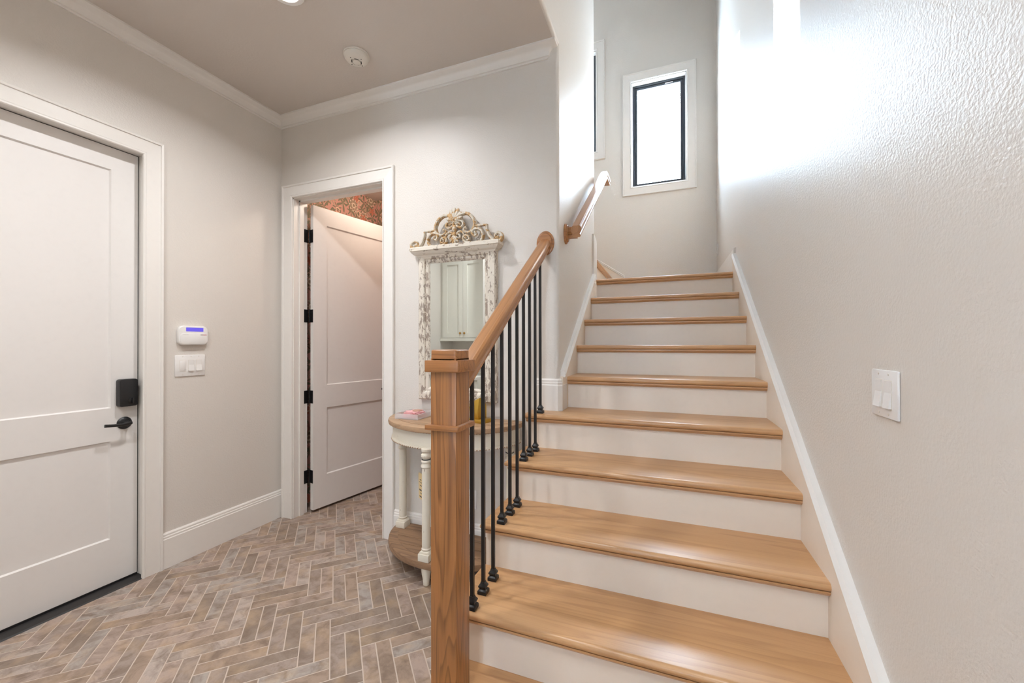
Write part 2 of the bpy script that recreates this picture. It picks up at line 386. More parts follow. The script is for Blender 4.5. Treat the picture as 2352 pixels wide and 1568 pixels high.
# powder room shell
PY = 2.30
struct('wall_powder_side', MB().box(XL, XL + 0.006, YB + T, PY, 0, 2.75), M_PAPER, 'pink floral papered side wall of the powder room')
struct('wall_powder_end', MB().box(XL, -1.30, PY, PY + 0.06, 0, 2.75), M_PAPER, 'pink floral papered end wall of the powder room')
struct('wall_powder_right', MB().box(-1.30, -1.22, YB + T, PY + 0.06, 0, 2.75), M_PAPER, 'pink floral papered right wall of the powder room')
struct('ceiling_powder', MB().box(XL, -1.22, YB + T, PY + 0.06, 2.75, 2.80), M_CEIL, 'powder room ceiling')

# ------------------------------------------------------------------ floor: herringbone of paired brick tiles at 45 degrees
floor = struct('floor', MB().box(XL - T, XR + T, YBACK - T, YB + T, -0.06, -0.0009).box(-1.0, XR + T, YHALL - T, YBACK - T, -0.06, -0.0009).box(XL - T, XR + T, YB + T, YW + T, -0.06, -0.0009), M_GROUT, 'sand grout bed of the herringbone floor')
TW, TL_, GAP = 0.121, 0.2530, 0.0025
OX, OY = -0.788, -0.980
c45 = math.sqrt(0.5)
def to_world(p, q): q = -q; return ((p - q) * c45, (p + q) * c45)
rooms = [(XL, XR, YBACK, YB + 0.02), (D2L - 0.02, D2R + 0.02, YB + 0.02, YB + T), (XL, -1.30, YB + T, PY), (-0.90, XR, YHALL, YBACK)]
tiles = []
for band in range(-26, 27):
    for k in range(-60, 61):
        bx, by = OX + band * TL_ + k * TW, OY - band * TL_ + k * TW
        for half in (0, 1):
            for rect in ((bx, bx + TL_, by + half * TW / 2, by + (half + 1) * TW / 2), (bx + TL_ + half * TW / 2, bx + TL_ + (half + 1) * TW / 2, by + TW - TL_, by + TW)):
                p0, p1, q0, q1 = rect
                cx, cy = to_world((p0 + p1) / 2, (q0 + q1) / 2)
                if not (XL - 0.2 < cx < XR + 0.2 and YHALL - 0.2 < cy < PY + 0.2): continue
                base = [to_world(p, q) for p, q in ((p0 + GAP, q0 + GAP), (p1 - GAP, q0 + GAP), (p1 - GAP, q1 - GAP), (p0 + GAP, q1 - GAP))]
                for rm in rooms:
                    pg = base
                    for a, b, c in ((-1, 0, -rm[0]), (1, 0, rm[1]), (0, -1, -rm[2]), (0, 1, rm[3])):
                        pg = clip(pg, a, b, c)
                        if len(pg) < 3: break
                    if len(pg) < 3: continue
                    ar = abs(sum(pg[i][0] * pg[(i + 1) % len(pg)][1] - pg[(i + 1) % len(pg)][0] * pg[i][1] for i in range(len(pg)))) / 2
                    if ar < 1.5e-4: continue
                    tiles.append((pg, ar))
def in_view(p):
    d = Vector((p[0], p[1], 0)) - CAM; z = d.dot(fwd)
    if z < 0.3: return 0
    x, y = 1176 + F_PX * d.dot(r2) / z, 784 - F_PX * d.dot(u2) / z
    return (1.0 / z ** 2) if (-40 < x < 1100 and 1080 < y < 1640) else 0
scored = []
for pg, ar in tiles:
    cx = sum(p[0] for p in pg) / len(pg); cy = sum(p[1] for p in pg) / len(pg)
    scored.append((max([in_view((cx, cy))] + [in_view(p) * 0.5 for p in pg]) * ar, pg, (cx, cy)))
scored.sort(key=lambda t: -t[0])
def tile_mb(mb, pg, z):
    n = len(pg); cx = sum(p[0] for p in pg) / n; cy = sum(p[1] for p in pg) / n
    ins = []
    for p in pg:
        d = Vector((cx - p[0], cy - p[1])); d.normalize(); ins.append((p[0] + d.x * 0.0014, p[1] + d.y * 0.0014))
    vs = [(p[0], p[1], -0.012) for p in pg] + [(p[0], p[1], z - 0.0007) for p in pg] + [(p[0], p[1], z) for p in ins]
    fs = [tuple(2 * n + i for i in range(n))] + [(i, (i + 1) % n, n + (i + 1) % n, n + i) for i in range(n)] + [(n + i, n + (i + 1) % n, 2 * n + (i + 1) % n, 2 * n + i) for i in range(n)]
    mb.add(vs, fs)
rest = MB()
for i, (sc_, pg, c) in enumerate(scored):
    if i < 300 and sc_ > 0:
        mb = MB(); tile_mb(mb, [(p[0] - c[0], p[1] - c[1]) for p in pg], random.uniform(-0.0003, 0.0003))
        me = mb.mesh('tile'); o = link('tile', me, M_TILE, floor, (c[0], c[1], 0))
    else: tile_mb(rest, pg, 0.0)
ro = link('tile_field', rest.mesh('tile_field'), M_TILE, floor); ro['kind'] = 'stuff'; ro['label'] = 'herringbone tiles outside the view'

# ------------------------------------------------------------------ trim: baseboards, crown, casings
def base_prof(h, z0=0.0, t=0.018):
    return [(0, z0), (t, z0), (t, z0 + h - 0.036), (t * 0.82, z0 + h - 0.032), (t * 0.82, z0 + h - 0.022), (t * 0.62, z0 + h - 0.018), (t * 0.62, z0 + h - 0.008), (t * 0.3, z0 + h), (0, z0 + h)]
struct('baseboard_left', MB().sweep([(XL, 0.467), (XL, YB)], base_prof(0.205), left=False), M_TRIM, 'tall white baseboard between the two doors')
struct('baseboard_back', MB().sweep([(-1.449, YB), (-0.476, YB)], base_prof(0.205), left=False), M_TRIM, 'tall white baseboard behind the console table')
struct('baseboard_stair', MB().sweep([(-0.470, YB), (XP - 0.012, YB), (XP, YB + 0.012), (XP, 1.355)], base_prof(0.180, 5 * RISE), left=False), M_TRIM, 'white baseboard wrapping the wall corner on the fifth tread')
struct('baseboard_landing', MB().sweep([(XR, 2.49), (XR, YW), (-0.20, YW)], [(0, 1.85), (0.016, 1.85), (0.016, 2.030), (0.006, 2.038), (0, 2.038)], left=True), M_TRIM, 'white baseboard around the landing')
h_, p_ = 0.072, 0.063
CR = [(0, ZC), (0, ZC - h_), (0.008, ZC - h_), (0.008, ZC - h_ + 0.010), (0.016, ZC - h_ + 0.012), (0.018, ZC - h_ + 0.020)] + [(0.018 + 0.034 * (1 - math.cos(R(a))), ZC - h_ + 0.020 + 0.036 * math.sin(R(a))) for a in (20, 40, 60, 80)] + [(p_ - 0.006, ZC - 0.014), (p_, ZC - 0.010), (p_, ZC)]
struct('trim_1', MB().sweep([(XL, YBACK), (XL, YB), (-0.393, YB), (-0.393, YB + 0.01)], CR, left=False), M_TRIM, 'white crown moulding around the foyer ceiling', smooth=True, angle=30)

CAS = [(0.0, 0.0), (0.0, 0.012), (0.004, 0.016), (0.011, 0.016), (0.013, 0.011), (0.017, 0.013), (0.080, 0.016), (0.082, 0.022), (0.092, 0.024), (0.096, 0.018), (0.096, 0.0)]
def casing(mb, a0, a1, top, conv, bottom=None):
    """architrave: profile (outward along wall, thickness) on inner rectangle a0..a1 up to top"""
    n = len(CAS); zb = 0.0 if bottom is None else bottom
    loops = []
    if bottom is None: fr = [lambda s: (a0 - s, 0.0), lambda s: (a0 - s, top + s), lambda s: (a1 + s, top + s), lambda s: (a1 + s, 0.0)]
    else: fr = [lambda s: (a0 - s, zb - s), lambda s: (a0 - s, top + s), lambda s: (a1 + s, top + s), lambda s: (a1 + s, zb - s)]
    vs = [conv(*f(s_), t_) for f in fr for s_, t_ in CAS]; fs = []
    m = 4; seg = 3 if bottom is None else 4
    for i in range(seg):
        for k in range(n): j = (i + 1) % 4; fs.append((i * n + k, i * n + (k + 1) % n, j * n + (k + 1) % n, j * n + k))
    if bottom is None: fs += [tuple(range(n)), tuple(3 * n + k for k in range(n))[::-1]]
    return mb.add(vs, fs)

# ------------------------------------------------------------------ doors
def door_leaf(parent, w, h, t, z0, M, panels, mat, stile=0.118):
    """slab in local x 0..w, y -t..0, z; both faces recessed panels.  M maps local to world"""
    zs = [z0] + [v for p in panels for v in p] + [z0 + h]
    def tr(mb): mb.v = [tuple(M @ Vector(p)) for p in mb.v]; return mb
    mb = MB().box(0, stile, -t, 0, z0, z0 + h).box(w - stile, w, -t, 0, z0, z0 + h)
    for i in range(0, len(zs), 2): mb.box(stile, w - stile, -t, 0, zs[i], zs[i + 1])
    slab = part('door_slab', tr(mb), mat, parent)
    for a, b in panels:
        mb = MB(); d = 0.010; sl = 0.006
        for yf, sg in ((-t, 1), (0.0, -1)):
            o = [(stile, yf, a), (w - stile, yf, a), (w - stile, yf, b), (stile, yf, b)]
            i_ = [(stile + sl, yf + sg * d, a + sl), (w - stile - sl, yf + sg * d, a + sl), (w - stile - sl, yf + sg * d, b - sl), (stile + sl, yf + sg * d, b - sl)]
            mb.add(o + i_, [(0, 1, 5, 4), (1, 2, 6, 5), (2, 3, 7, 6), (3, 0, 4, 7), (4, 5, 6, 7)])
        part('door_panel', tr(mb), mat, parent)
    return slab
# front door, closed; local x runs from the latch side towards -y
d1 = struct_empty('door_1', 'closed white two-panel entry door with black lever and deadbolt', (XL, -0.07, 0))
DY0, DY1 = -0.527, 0.384
M1 = Matrix.Translation((-2.560, DY1, 0)) @ Matrix(((0, -1, 0, 0), (-1, 0, 0, 0), (0, 0, 1, 0), (0, 0, 0, 1)))
door_leaf(d1, DY1 - DY0, 2.360, 0.044, 0.012, Matrix.Translation((-0.044, 0, 0)) @ M1, [(0.256, 0.783), (0.962, 2.253)], M_DOOR, 0.117)
mb = MB(); casing(mb, DY0 - 0.012, 0.372, 2.370, lambda a, z, t: (XL + t, a, z)); part('casing', mb, M_TRIM, d1)
JX0 = XL - T
mb = MB().box(JX0, XL + 0.002, 0.390, 0.405, 0, 2.377).box(JX0, XL + 0.002, -0.56, -0.534, 0, 2.377).box(JX0, XL + 0.002, -0.56, 0.405, 2.377, 2.392)
mb.box(JX0, -2.606, 0.372, 0.392, 0, 2.377).box(JX0, -2.606, -0.535, 0.392, 2.36, 2.379); part('jamb', mb, M_TRIM, d1)
mb = MB().box(-2.606, -2.566, 0.3835, 0.3905, 0.02, 2.378).box(-2.606, -2.566, -0.534, 0.3905, 2.3715, 2.3775); part('weatherstrip', mb, M_BLACKM, d1)
part('threshold', MB().prism([(-2.62, 0), (-2.488, 0), (-2.494, 0.006), (-2.545, 0.010), (-2.62, 0.010)], 'y', -0.53, 0.388), M_BRONZE, d1)
part('door_sweep', MB().box(-2.562, -2.556, DY0, DY1 - 0.001, 0.008, 0.020), M_BLACKM, d1)
db = part('deadbolt', MB().prism([(p[0], p[1]) for p in arc(0.358, 1.104, 0.011, 0, 90, 4) + arc(0.300, 1.104, 0.011, 90, 180, 4) + arc(0.300, 0.976, 0.011, 180, 270, 4) + arc(0.358, 0.976, 0.011, 270, 360, 4)], 'x', -2.561, -2.522), M_BLACKM, d1, bevel=0.004, smooth=True)
part('thumb_turn_rose', MB().lathe([(0.0, 0), (0.018, 0), (0.018, 0.003), (0.016, 0.004), (0.0, 0.004)], (-2.5225, 0.342, 0.995), 24, Matrix.Rotation(PI / 2, 3, 'Y')), M_BLACK, db, smooth=True)
part('thumb_turn', MB().box(-2.521, -2.507, 0.3385, 0.3455, 0.980, 1.012), M_BLACKM, db, bevel=0.002)
lv = part('lever_rose', MB().lathe([(0.0, 0), (0.033, 0), (0.034, 0.004), (0.029, 0.010), (0.018, 0.014), (0.013, 0.030), (0.013, 0.048), (0.0, 0.048)], (-2.561, 0.325, 0.872), 28, Matrix.Rotation(PI / 2, 3, 'Y')), M_BLACK, d1, smooth=True)
part('lever_arm', MB().tube([(-2.514, 0.336, 0.875), (-2.510, 0.318, 0.873), (-2.507, 0.290, 0.871), (-2.506, 0.255, 0.873), (-2.508, 0.220, 0.877)], [0.010, 0.011, 0.008, 0.0075, 0.0085], 10, 1.0, 0.8, (1, 0, 0)), M_BLACK, lv, smooth=True, angle=60)

# powder room door, standing open
d2 = struct_empty('door_2', 'white two-panel powder room door standing open on black hinges', (-1.95, YB, 0))
mb = MB(); casing(mb, D2L, D2R, D2T, lambda a, z, t: (a, YB - t, z)); part('casing', mb, M_TRIM, d2)
mb = MB().box(D2L - 0.02, D2L + 0.006, YB - 0.001, YB + T, 0, D2T).box(D2R - 0.006, D2R + 0.02, YB - 0.001, YB + T, 0, D2T).box(D2L - 0.02, D2R + 0.02, YB - 0.001, YB + T, D2T - 0.006, D2T + 0.02)
mb.box(D2L + 0.006, D2L + 0.018, YB + 0.045, YB + 0.080, 0, D2T - 0.006).box(D2R - 0.018, D2R - 0.006, YB + 0.045, YB + 0.080, 0, D2T - 0.006).box(D2L + 0.006, D2R - 0.006, YB + 0.045, YB + 0.080, D2T - 0.018, D2T - 0.006)
part('jamb', mb, M_TRIM, d2)
HX, HY = D2L + 0.010, YB + T + 0.006
M2 = Matrix.Translation((HX + 0.016, HY, 0)) @ Matrix.Rotation(R(79.1), 4, 'Z') @ Matrix.Translation((0.006, 0, 0))
door_leaf(d2, 0.802, 2.365, 0.036, 0.020, M2, [(0.270, 0.800), (0.980, 2.250)], M_DOOR, 0.115)
for hz in (2.145, 1.524, 0.895, 0.277):
    hg = part('hinge', MB().lathe([(0.0, -0.052), (0.0065, -0.052), (0.0065, 0.052), (0.0, 0.052)], (HX + 0.009, HY + 0.003, hz), 10), M_BLACK, d2, smooth=True)
    part('hinge_leaf', MB().box(D2L + 0.0055, D2L + 0.0085, HY - 0.044, HY, hz - 0.05, hz + 0.05), M_BLACK, hg)
    mb = MB().box(0.0, -0.0025, -0.034, 0.0, hz - 0.05, hz + 0.05); mb.v = [tuple(M2 @ Vector(p)) for p in mb.v]; part('hinge_leaf', mb, M_BLACK, hg)
mb = MB().lathe([(0, 0), (0.030, 0), (0.030, 0.006), (0.012, 0.012), (0.011, 0.045), (0.0, 0.045)], (0.735, -0.036, 0.90), 20, Matrix.Rotation(PI / 2, 3, 'X')); mb.tube([(0.735, -0.078, 0.90), (0.68, -0.080, 0.90), (0.625, -0.080, 0.90)], 0.008, 8, ref=(0, 0, 1))
mb.v = [tuple(M2 @ Vector(p)) for p in mb.v]; part('lever_handle', mb, M_BLACK, d2, smooth=True)

# ------------------------------------------------------------------ windows
def window(name, w, label, yin, yout, sgn):
    """w = opening; black sash set back in a white reveal with flat casing"""
    o = struct_empty(name, label, ((w[0] + w[1]) / 2, yin, w[2]))
    mb = MB(); casing(mb, w[0], w[1], w[3], lambda a, z, t: (a, yin - sgn * t, z), w[2]); part('casing', mb, M_TRIM, o)
    ya, yb = sorted((yin - sgn * 0.001, yout)); e = 0.010
    mb = MB().box(w[0], w[0] + e, ya, yb, w[2], w[3]).box(w[1] - e, w[1], ya, yb, w[2], w[3]).box(w[0], w[1], ya, yb, w[2], w[2] + e).box(w[0], w[1], ya, yb, w[3] - e, w[3])
    part('reveal', mb, M_TRIM, o)
    def ring(mb, x0, x1, z0, z1, wd, y0, y1):
        y0, y1 = sorted((y0, y1))
        mb.box(x0, x0 + wd, y0, y1, z0, z1).box(x1 - wd, x1, y0, y1, z0, z1).box(x0 + wd, x1 - wd, y0, y1, z0, z0 + wd).box(x0 + wd, x1 - wd, y0, y1, z1 - wd, z1); return mb
    fr = part('window_frame', ring(MB(), w[0] + e, w[1] - e, w[2] + e, w[3] - e, 0.022, yin + sgn * 0.062, yin + sgn * 0.112), M_FRAME, o)
    part('sash', ring(MB(), w[0] + e + 0.022, w[1] - e - 0.022, w[2] + e + 0.022, w[3] - e - 0.022, 0.026, yin + sgn * 0.072, yin + sgn * 0.105), M_FRAME, fr)
    g = e + 0.046; y0, y1 = sorted((yin + sgn * 0.086, yin + sgn * 0.091))
    part('pane', MB().box(w[0] + g, w[1] - g, y0, y1, w[2] + g, w[3] - g), M_PANE, o)
    return o
w1 = window('window_1', W1, 'black-framed window with white casing on the landing wall', YW, YW + T, 1)
part('window_sticker', MB().box(0.245, 0.325, YW + 0.070, YW + 0.0722, 4.188, 4.198), M_PLASTIC, w1)
window('window_2', W2, 'black-framed window half hidden behind the stair wall', YW, YW + T, 1)
window('window_3', W3, 'black-framed window at the end of the hall', YHALL, YHALL - T, -1)

# ------------------------------------------------------------------ staircase
st = thing('staircase', 'oak treads and white risers climbing to a turned landing', 'staircase', (0.2, 0.0, 0.0))
def nose_prof(y0, y1, z, t=0.028, n=6):
    r = t / 2
    return [(y1, z), (y1, z - t)] + [(y0 + r - r * math.sin(R(a)), z - r - r * math.cos(R(a))) for a in [180 * i / n for i in range(n + 1)]]
def tread_mb(x0, x1, y0, y1, z, t=0.028, left_nose=False):
    """board with rounded front edge and, on open treads, a rounded return on its left end"""
    mb = MB(); r = t / 2; n = 8
    if not left_nose: return mb.prism(nose_prof(y0, y1, z), 'x', x0, x1)
    loops = []
    for i in range(n + 1):
        a = R(180.0 * i / n); ins = r - r * math.sin(a); zz = z - r + r * math.cos(a)
        loops.append([(x0 + ins, y1, zz), (x0 + ins, y0 + ins, zz), (x1, y0 + ins, zz), (x1, y1, zz)])
    vs = [p for l_ in loops for p in l_]; fs = [(0, 1, 2, 3), tuple(4 * n + k for k in (3, 2, 1, 0))]
    for i in range(n):
        for k in range(4): fs.append((4 * i + k, 4 * i + (k + 1) % 4, 4 * i + 4 + (k + 1) % 4, 4 * i + 4 + k))
    return mb.add(vs, fs)
def cove(y, z): return [(y + NOSE, z), (y + 0.006, z), (y + 0.006, z - 0.006), (y + 0.012, z - 0.013), (y + 0.018, z - 0.018), (y + NOSE, z - 0.018)]
for k in range(10):
    y, z = k * RUN, (k + 1) * RISE
    yend = (k + 1) * RUN + NOSE + 0.002 if k < 9 else YW
    if k < 4: mb = tread_mb(OPENX, SXR, y, yend, z, left_nose=True)
    elif k == 4:
        mb = tread_mb(OPENX, SXR, y, YB - 0.017, z, left_nose=True).box(SXL - 0.001, SXR, YB - 0.02, yend, z - 0.028, z)
    elif k < 9: mb = tread_mb(SXL, SXR, y, yend, z)
    else: mb = tread_mb(SXL, SXR, y, y + 0.13, z)
    td = part('tread', mb, M_TREAD, st, smooth=True, angle=50)
    xa = OPENX + 0.015 if k <= 4 else SXL
    part('cove_moulding', MB().prism(cove(y, z - 0.028), 'x', xa, SXR), M_TREAD, td, smooth=True)
    part('riser', MB().box(xa + 0.02 if k <= 4 else SXL, SXR, y + NOSE, y + NOSE + 0.018, k * RISE - (0.0 if k else 0.0), z - 0.028), M_RISER, st)
part('landing', MB().box(XP + 0.002, XR - 0.002, 9 * RUN + 0.13, YW, 10 * RISE - 0.028, 10 * RISE).box(SXL, XR - 0.002, 9 * RUN + NOSE + 0.018, YW, 10 * RISE - 0.2, 10 * RISE - 0.028), M_TREAD, st)
# upper flight turning left
su = thing('staircase', 'upper oak flight turning left beyond the stair wall', 'staircase', (-0.9, 3.1, 10 * RISE))
for j in range(5):
    x, z = -0.305 - j * RUN, 10 * RISE + (j + 1) * RISE
    mb = MB().prism([(-a, b) for a, b in nose_prof(-x, -x + RUN + NOSE, z)], 'y', YP + 0.018, YW - 0.018)
    td = part('tread', mb, M_TREADY, su, smooth=True, angle=50)
    part('cove_moulding', MB().prism([(-a, b) for a, b in cove(-x, z - 0.028)], 'y', YP + 0.018, YW - 0.018), M_TREADY, td, smooth=True)
    part('riser', MB().box(x - NOSE - 0.018, x - NOSE, YP + 0.018, YW - 0.018, z - RISE, z - 0.028), M_RISER, su)
def line(y): return RISE + RISE / RUN * y
SL = RISE / RUN
# closed side skirts and the open stringer
TOPR, TOPL = 0.118, 0.100
y0, y1 = -0.10, 2.49
part('skirt_board', MB().prism([(y0, 0), (y0, line(y0) + TOPR - 0.03), (y1, line(y1) + TOPR - 0.03), (y1, 1.40), (0.8, 0)], 'x', SXR, XR), M_RISER, st)
def skirt_cap(xw, sg, ya, yb, top):
    mb = MB(); n = 6
    pr = [(0, 0), (0.0, -0.034), (0.026, -0.034), (0.030, -0.026), (0.024, -0.018), (0.030, -0.012), (0.022, 0.0)] if sg > 0 else [(0, 0), (0.0, -0.034), (0.026, -0.034), (0.030, -0.026), (0.024, -0.018), (0.030, -0.012), (0.022, 0.0)]
    vs = [(xw + sg * t, y, line(y) + top + dz) for y in (ya, yb) for t, dz in pr]; n = len(pr)
    return mb.add(vs, [tuple(range(n)), tuple(range(2 * n - 1, n - 1, -1))] + [(i, (i + 1) % n, (i + 1) % n + n, i + n) for i in range(n)])
part('skirt_cap', skirt_cap(XR, -1, y0, 2.49, TOPR), M_TRIM, st)
part('skirt_board', MB().prism([(1.262, 0.86), (1.262, line(1.262) + TOPL - 0.03), (2.36, line(2.36) + TOPL - 0.03), (2.36, 1.40), (1.55, 0.80)], 'x', XP - 0.002, SXL), M_RISER, st)
part('skirt_cap', skirt_cap(XP, 1, 1.270, 2.350, TOPL), M_TRIM, st)
part('corner_board', MB().prism([(2.352, 1.82), (2.352, 2.215), (2.475, 2.185), (2.4935, 2.165), (2.4935, 1.85)], 'x', XP - 0.004, SXL), M_TRIM, st, bevel=0.003)
xs0 = -0.305
part('skirt_board', MB().prism([(-0.19, 1.85), (-0.19, 2.045), (-1.7, 2.045 + 1.51 * SL), (-1.7, 1.85)], 'y', YW - 0.018, YW), M_RISER, su)
mb = MB(); mb.v = []; pr = [(0, 0), (0.0, -0.034), (0.026, -0.034), (0.030, -0.026), (0.024, -0.018), (0.030, -0.012), (0.022, 0.0)]
vs = [(x, YW - t, 2.075 + (-0.19 - x) * SL + dz) for x in (-0.19, -1.7) for t, dz in pr]; n = len(pr)
part('skirt_cap', MB().add(vs, [tuple(range(n)), tuple(range(2 * n - 1, n - 1, -1))] + [(i, (i + 1) % n, (i + 1) % n + n, i + n) for i in range(n)]), M_TRIM, su)
part('skirt_board', MB().prism([(-0.33, 1.85), (-0.33, 2.14), (-1.7, 2.14 + 1.37 * SL), (-1.7, 1.85)], 'y', YP, YP + 0.018), M_RISER, su)
saw = [(NOSE, 0.0)]
for k in range(5): saw += [(k * RUN + NOSE, (k + 1) * RISE - 0.028), ((k + 1) * RUN + NOSE, (k + 1) * RISE - 0.028)]
saw = [p for p in saw if p[0] <= YB + 0.2]; saw[-1] = (YB - 0.001, saw[-1][1]); saw.append((YB - 0.001, 0.0))
part('stringer', MB().prism(saw, 'x', OPENX + 0.016, OPENX + 0.036), M_RISER, st)

# ------------------------------------------------------------------ stair railing with newel
NX, NY, NH = -0.399, 0.1415, 0.0445
rl = thing('stair_railing', 'oak newel post and sloping handrail with black square iron balusters', 'railing', (NX, NY, RISE))
nw = part('newel_post', MB().box(NX - NH, NX + NH, NY - NH, NY + NH, RISE, 1.262), M_NEWEL, rl, bevel=0.0025)
part('newel_cap', MB().box(NX - NH, NX + NH, NY - NH, NY + NH, 1.250, 1.288), M_NEWELX, nw, bevel=0.006, seg=3)
part('newel_collar', MB().box(NX - NH - 0.0135, NX + NH + 0.0135, NY - NH - 0.0135, NY + NH + 0.0135, 1.219, 1.255), M_NEWELX, nw, bevel=0.002)
part('newel_collar', MB().box(NX - NH - 0.0135, NX + NH + 0.0135, NY - NH - 0.0135, NY + NH + 0.0135, 1.040, 1.056), M_NEWELX, nw, bevel=0.002)
RP = [(-0.020, 0.0), (-0.027, 0.003), (-0.027, 0.011), (-0.021, 0.016), (-0.024, 0.022), (-0.031, 0.030), (-0.031, 0.044), (-0.027, 0.053), (-0.019, 0.058)]
RP = RP + [(-x, z) for x, z in RP[::-1]]
def rail_mb(ya, yb, xc, ztop_a, slope, plumb=True):
    """rail profile (x, perpendicular height) swept in the y-z plane with plumb ends; top line z = ztop_a + slope*(y-ya)"""
    c = 1 / math.cos(math.atan(slope)); vs = []; n = len(RP)
    for y in (ya, yb):
        for x, h in RP: vs.append((xc + x, y, ztop_a + slope * (y - ya) - (0.058 - h) * c))
    return MB().add(vs, [tuple(range(n)), tuple(range(2 * n - 1, n - 1, -1))] + [(i, (i + 1) % n, (i + 1) % n + n, i + n) for i in range(n)])
def ztop(y): return 1.069 + SL * y
def sloped_part(name, mb, mat, parent, pivot, slope, **kw):
    """mesh given in world coordinates; object turned so that its own y axis runs up the slope (grain follows the rail)"""
    a = math.atan(slope); Mx = Matrix.Rotation(a, 4, 'X'); inv = Mx.inverted(); pv = Vector(pivot)
    mb.v = [tuple(inv @ (Vector(p) - pv)) for p in mb.v]
    o = link(name, mb.mesh(name, **kw), mat, parent, pv - Vector(root_of(parent)['_o'])); o.rotation_euler = (a, 0, 0); return o
XB = -0.403
sloped_part('handrail', rail_mb(NY + NH - 0.002, YB - 0.012, XB, ztop(NY + NH - 0.002), SL), M_RAIL, rl, (XB, NY + NH, ztop(NY + NH)), SL, smooth=True, angle=28)
def rosette(parent, c, M, rx=0.052, rz=0.070):
    mb = MB(); prof = [(0.0, 0), (1.0, 0), (1.0, 0.35), (0.94, 0.55), (0.84, 0.62), (0.82, 0.85), (0.76, 1.0), (0.0, 1.0)]; n = 36; vs = []; fs = []
    for r_, h in prof:
        for k in range(n): a = 2 * PI * k / n; vs.append(Vector(c) + M @ Vector((rx * r_ * math.cos(a), rz * r_ * math.sin(a), 0.020 * h)))
    for i in range(len(prof) - 1):
        for k in range(n): fs.append((i * n + k, i * n + (k + 1) % n, (i + 1) * n + (k + 1) % n, (i + 1) * n + k))
    return part('rosette', mb.add(vs, fs), M_NEWELX, parent, smooth=True, angle=30)
rosette(rl, (XB, YB, 1.882), Matrix(((1, 0, 0), (0, 0, -1), (0, 1, 0))))
S = 0.0064
shoe_prof = [(0.0175, 0.0), (0.0175, 0.012), (0.0155, 0.015), (0.0115, 0.018), (0.0115, 0.021), (0.0150, 0.026), (0.0150, 0.030), (0.0085, 0.040), (0.0085, 0.044)]
bar_me = None
for i in range(10):
    y = 0.302 + 0.0923 * i; k = int((y - 0.01) // RUN); zb = (k + 1) * RISE
    zt = ztop(y) - 0.050 * math.sqrt(1 + SL * SL)
    b = link('baluster', MB().box(-S, S, -S, S, 0, zt - zb).mesh('baluster', bevel=0.0008, seg=1), M_BLACK, rl, Vector((XB, y, zb)) - Vector((NX, NY, RISE)))
    if i == 0:
        mb = MB(); vs = []; fs = []
        for h, z in shoe_prof: vs += [(-h, -h, z), (h, -h, z), (h, h, z), (-h, h, z)]
        for q in range(len(shoe_prof) - 1):
            for e in range(4): fs.append((4 * q + e, 4 * q + (e + 1) % 4, 4 * q + 4 + (e + 1) % 4, 4 * q + 4 + e))
        fs += [(3, 2, 1, 0), tuple(4 * len(shoe_prof) - 4 + e for e in range(4))]
        shoe_me = MB().add(vs, fs).mesh('baluster_shoe', bevel=0.0008, seg=1)
    link('baluster_shoe', shoe_me, M_BLACK, b)

# wall-mounted handrail on the stair wall
XH = -0.252
wr = thing('wall_handrail', 'short oak handrail fixed to the stair wall above the flight', 'handrail', (XH, 1.39, 1.95))
ya, za = 1.372, 2.004
sloped_part('rail', rail_mb(ya - 0.004, 2.545, XH, za, 0.675), M_RAIL, wr, (XH, ya, za), 0.675, smooth=True, angle=28)
part('level_rail', rail_mb(2.545, 2.73, XH, za + 0.675 * (2.549 - ya), 0.0), M_RAIL, wr, smooth=True, angle=28)
mb = MB(); c_ = math.sqrt(1 + 0.675 ** 2); vs = [(x, ya + dy, za - (0.058 - h) * 1.12) for x in (XP + 0.016, XH + 0.0) for dy, h in [(p[0] * 0.9 + 0.026, p[1]) for p in RP]]; n = len(RP)
part('return_piece', MB().add([(x, y, z) for x, y, z in vs], [tuple(range(n)), tuple(range(2 * n - 1, n - 1, -1))] + [(i, (i + 1) % n, (i + 1) % n + n, i + n) for i in range(n)]), M_NEWELX, wr, smooth=True, angle=28)
mb = MB(); vs = [(XH + p[0], ya - 0.004 + abs(p[0]) * 0, za - (0.058 - p[1]) * 1.12) for p in RP]
rosette(wr, (XP, ya + 0.024, 1.968), Matrix(((0, 0, 1), (1, 0, 0), (0, 1, 0))), 0.042, 0.062)
part('bracket', MB().tube([(XP, 2.20, 2.43), (XP + 0.03, 2.20, 2.425), (XH - 0.01, 2.20, 2.46), (XH, 2.20, 2.497)], 0.007, 8), M_BLACK, wr, smooth=True)

# ------------------------------------------------------------------ recessed lights
def downlight(x, y, z, label, light_name, suffix=''):
    t = thing('recessed_downlight' + suffix, label, 'ceiling light', (x, y, z), 'recessed downlights')
    part('trim_ring', MB().lathe([(0.056, -0.001), (0.060, -0.006), (0.080, -0.005), (0.084, -0.001), (0.084, 0.001), (0.056, 0.001)], (x, y, z), 40), M_PLASTIC, t, smooth=True)
    part('lens' + suffix, MB().lathe([(0.0, -0.0035), (0.040, -0.0035), (0.057, -0.002), (0.057, 0.001), (0.0, 0.001)], (x, y, z), 40), M_LENS, t, smooth=True)
    ld = bpy.data.lights.new(light_name, 'AREA'); ld.shape = 'DISK'; ld.size = 0.11; ld.energy = LAMP_W; ld.color = LAMP_COL; ld.spread = R(150)
    lo = bpy.data.objects.new(light_name, ld); COL.objects.link(lo); lo.parent = t; lo.location = (0, 0, -0.008)
    return t
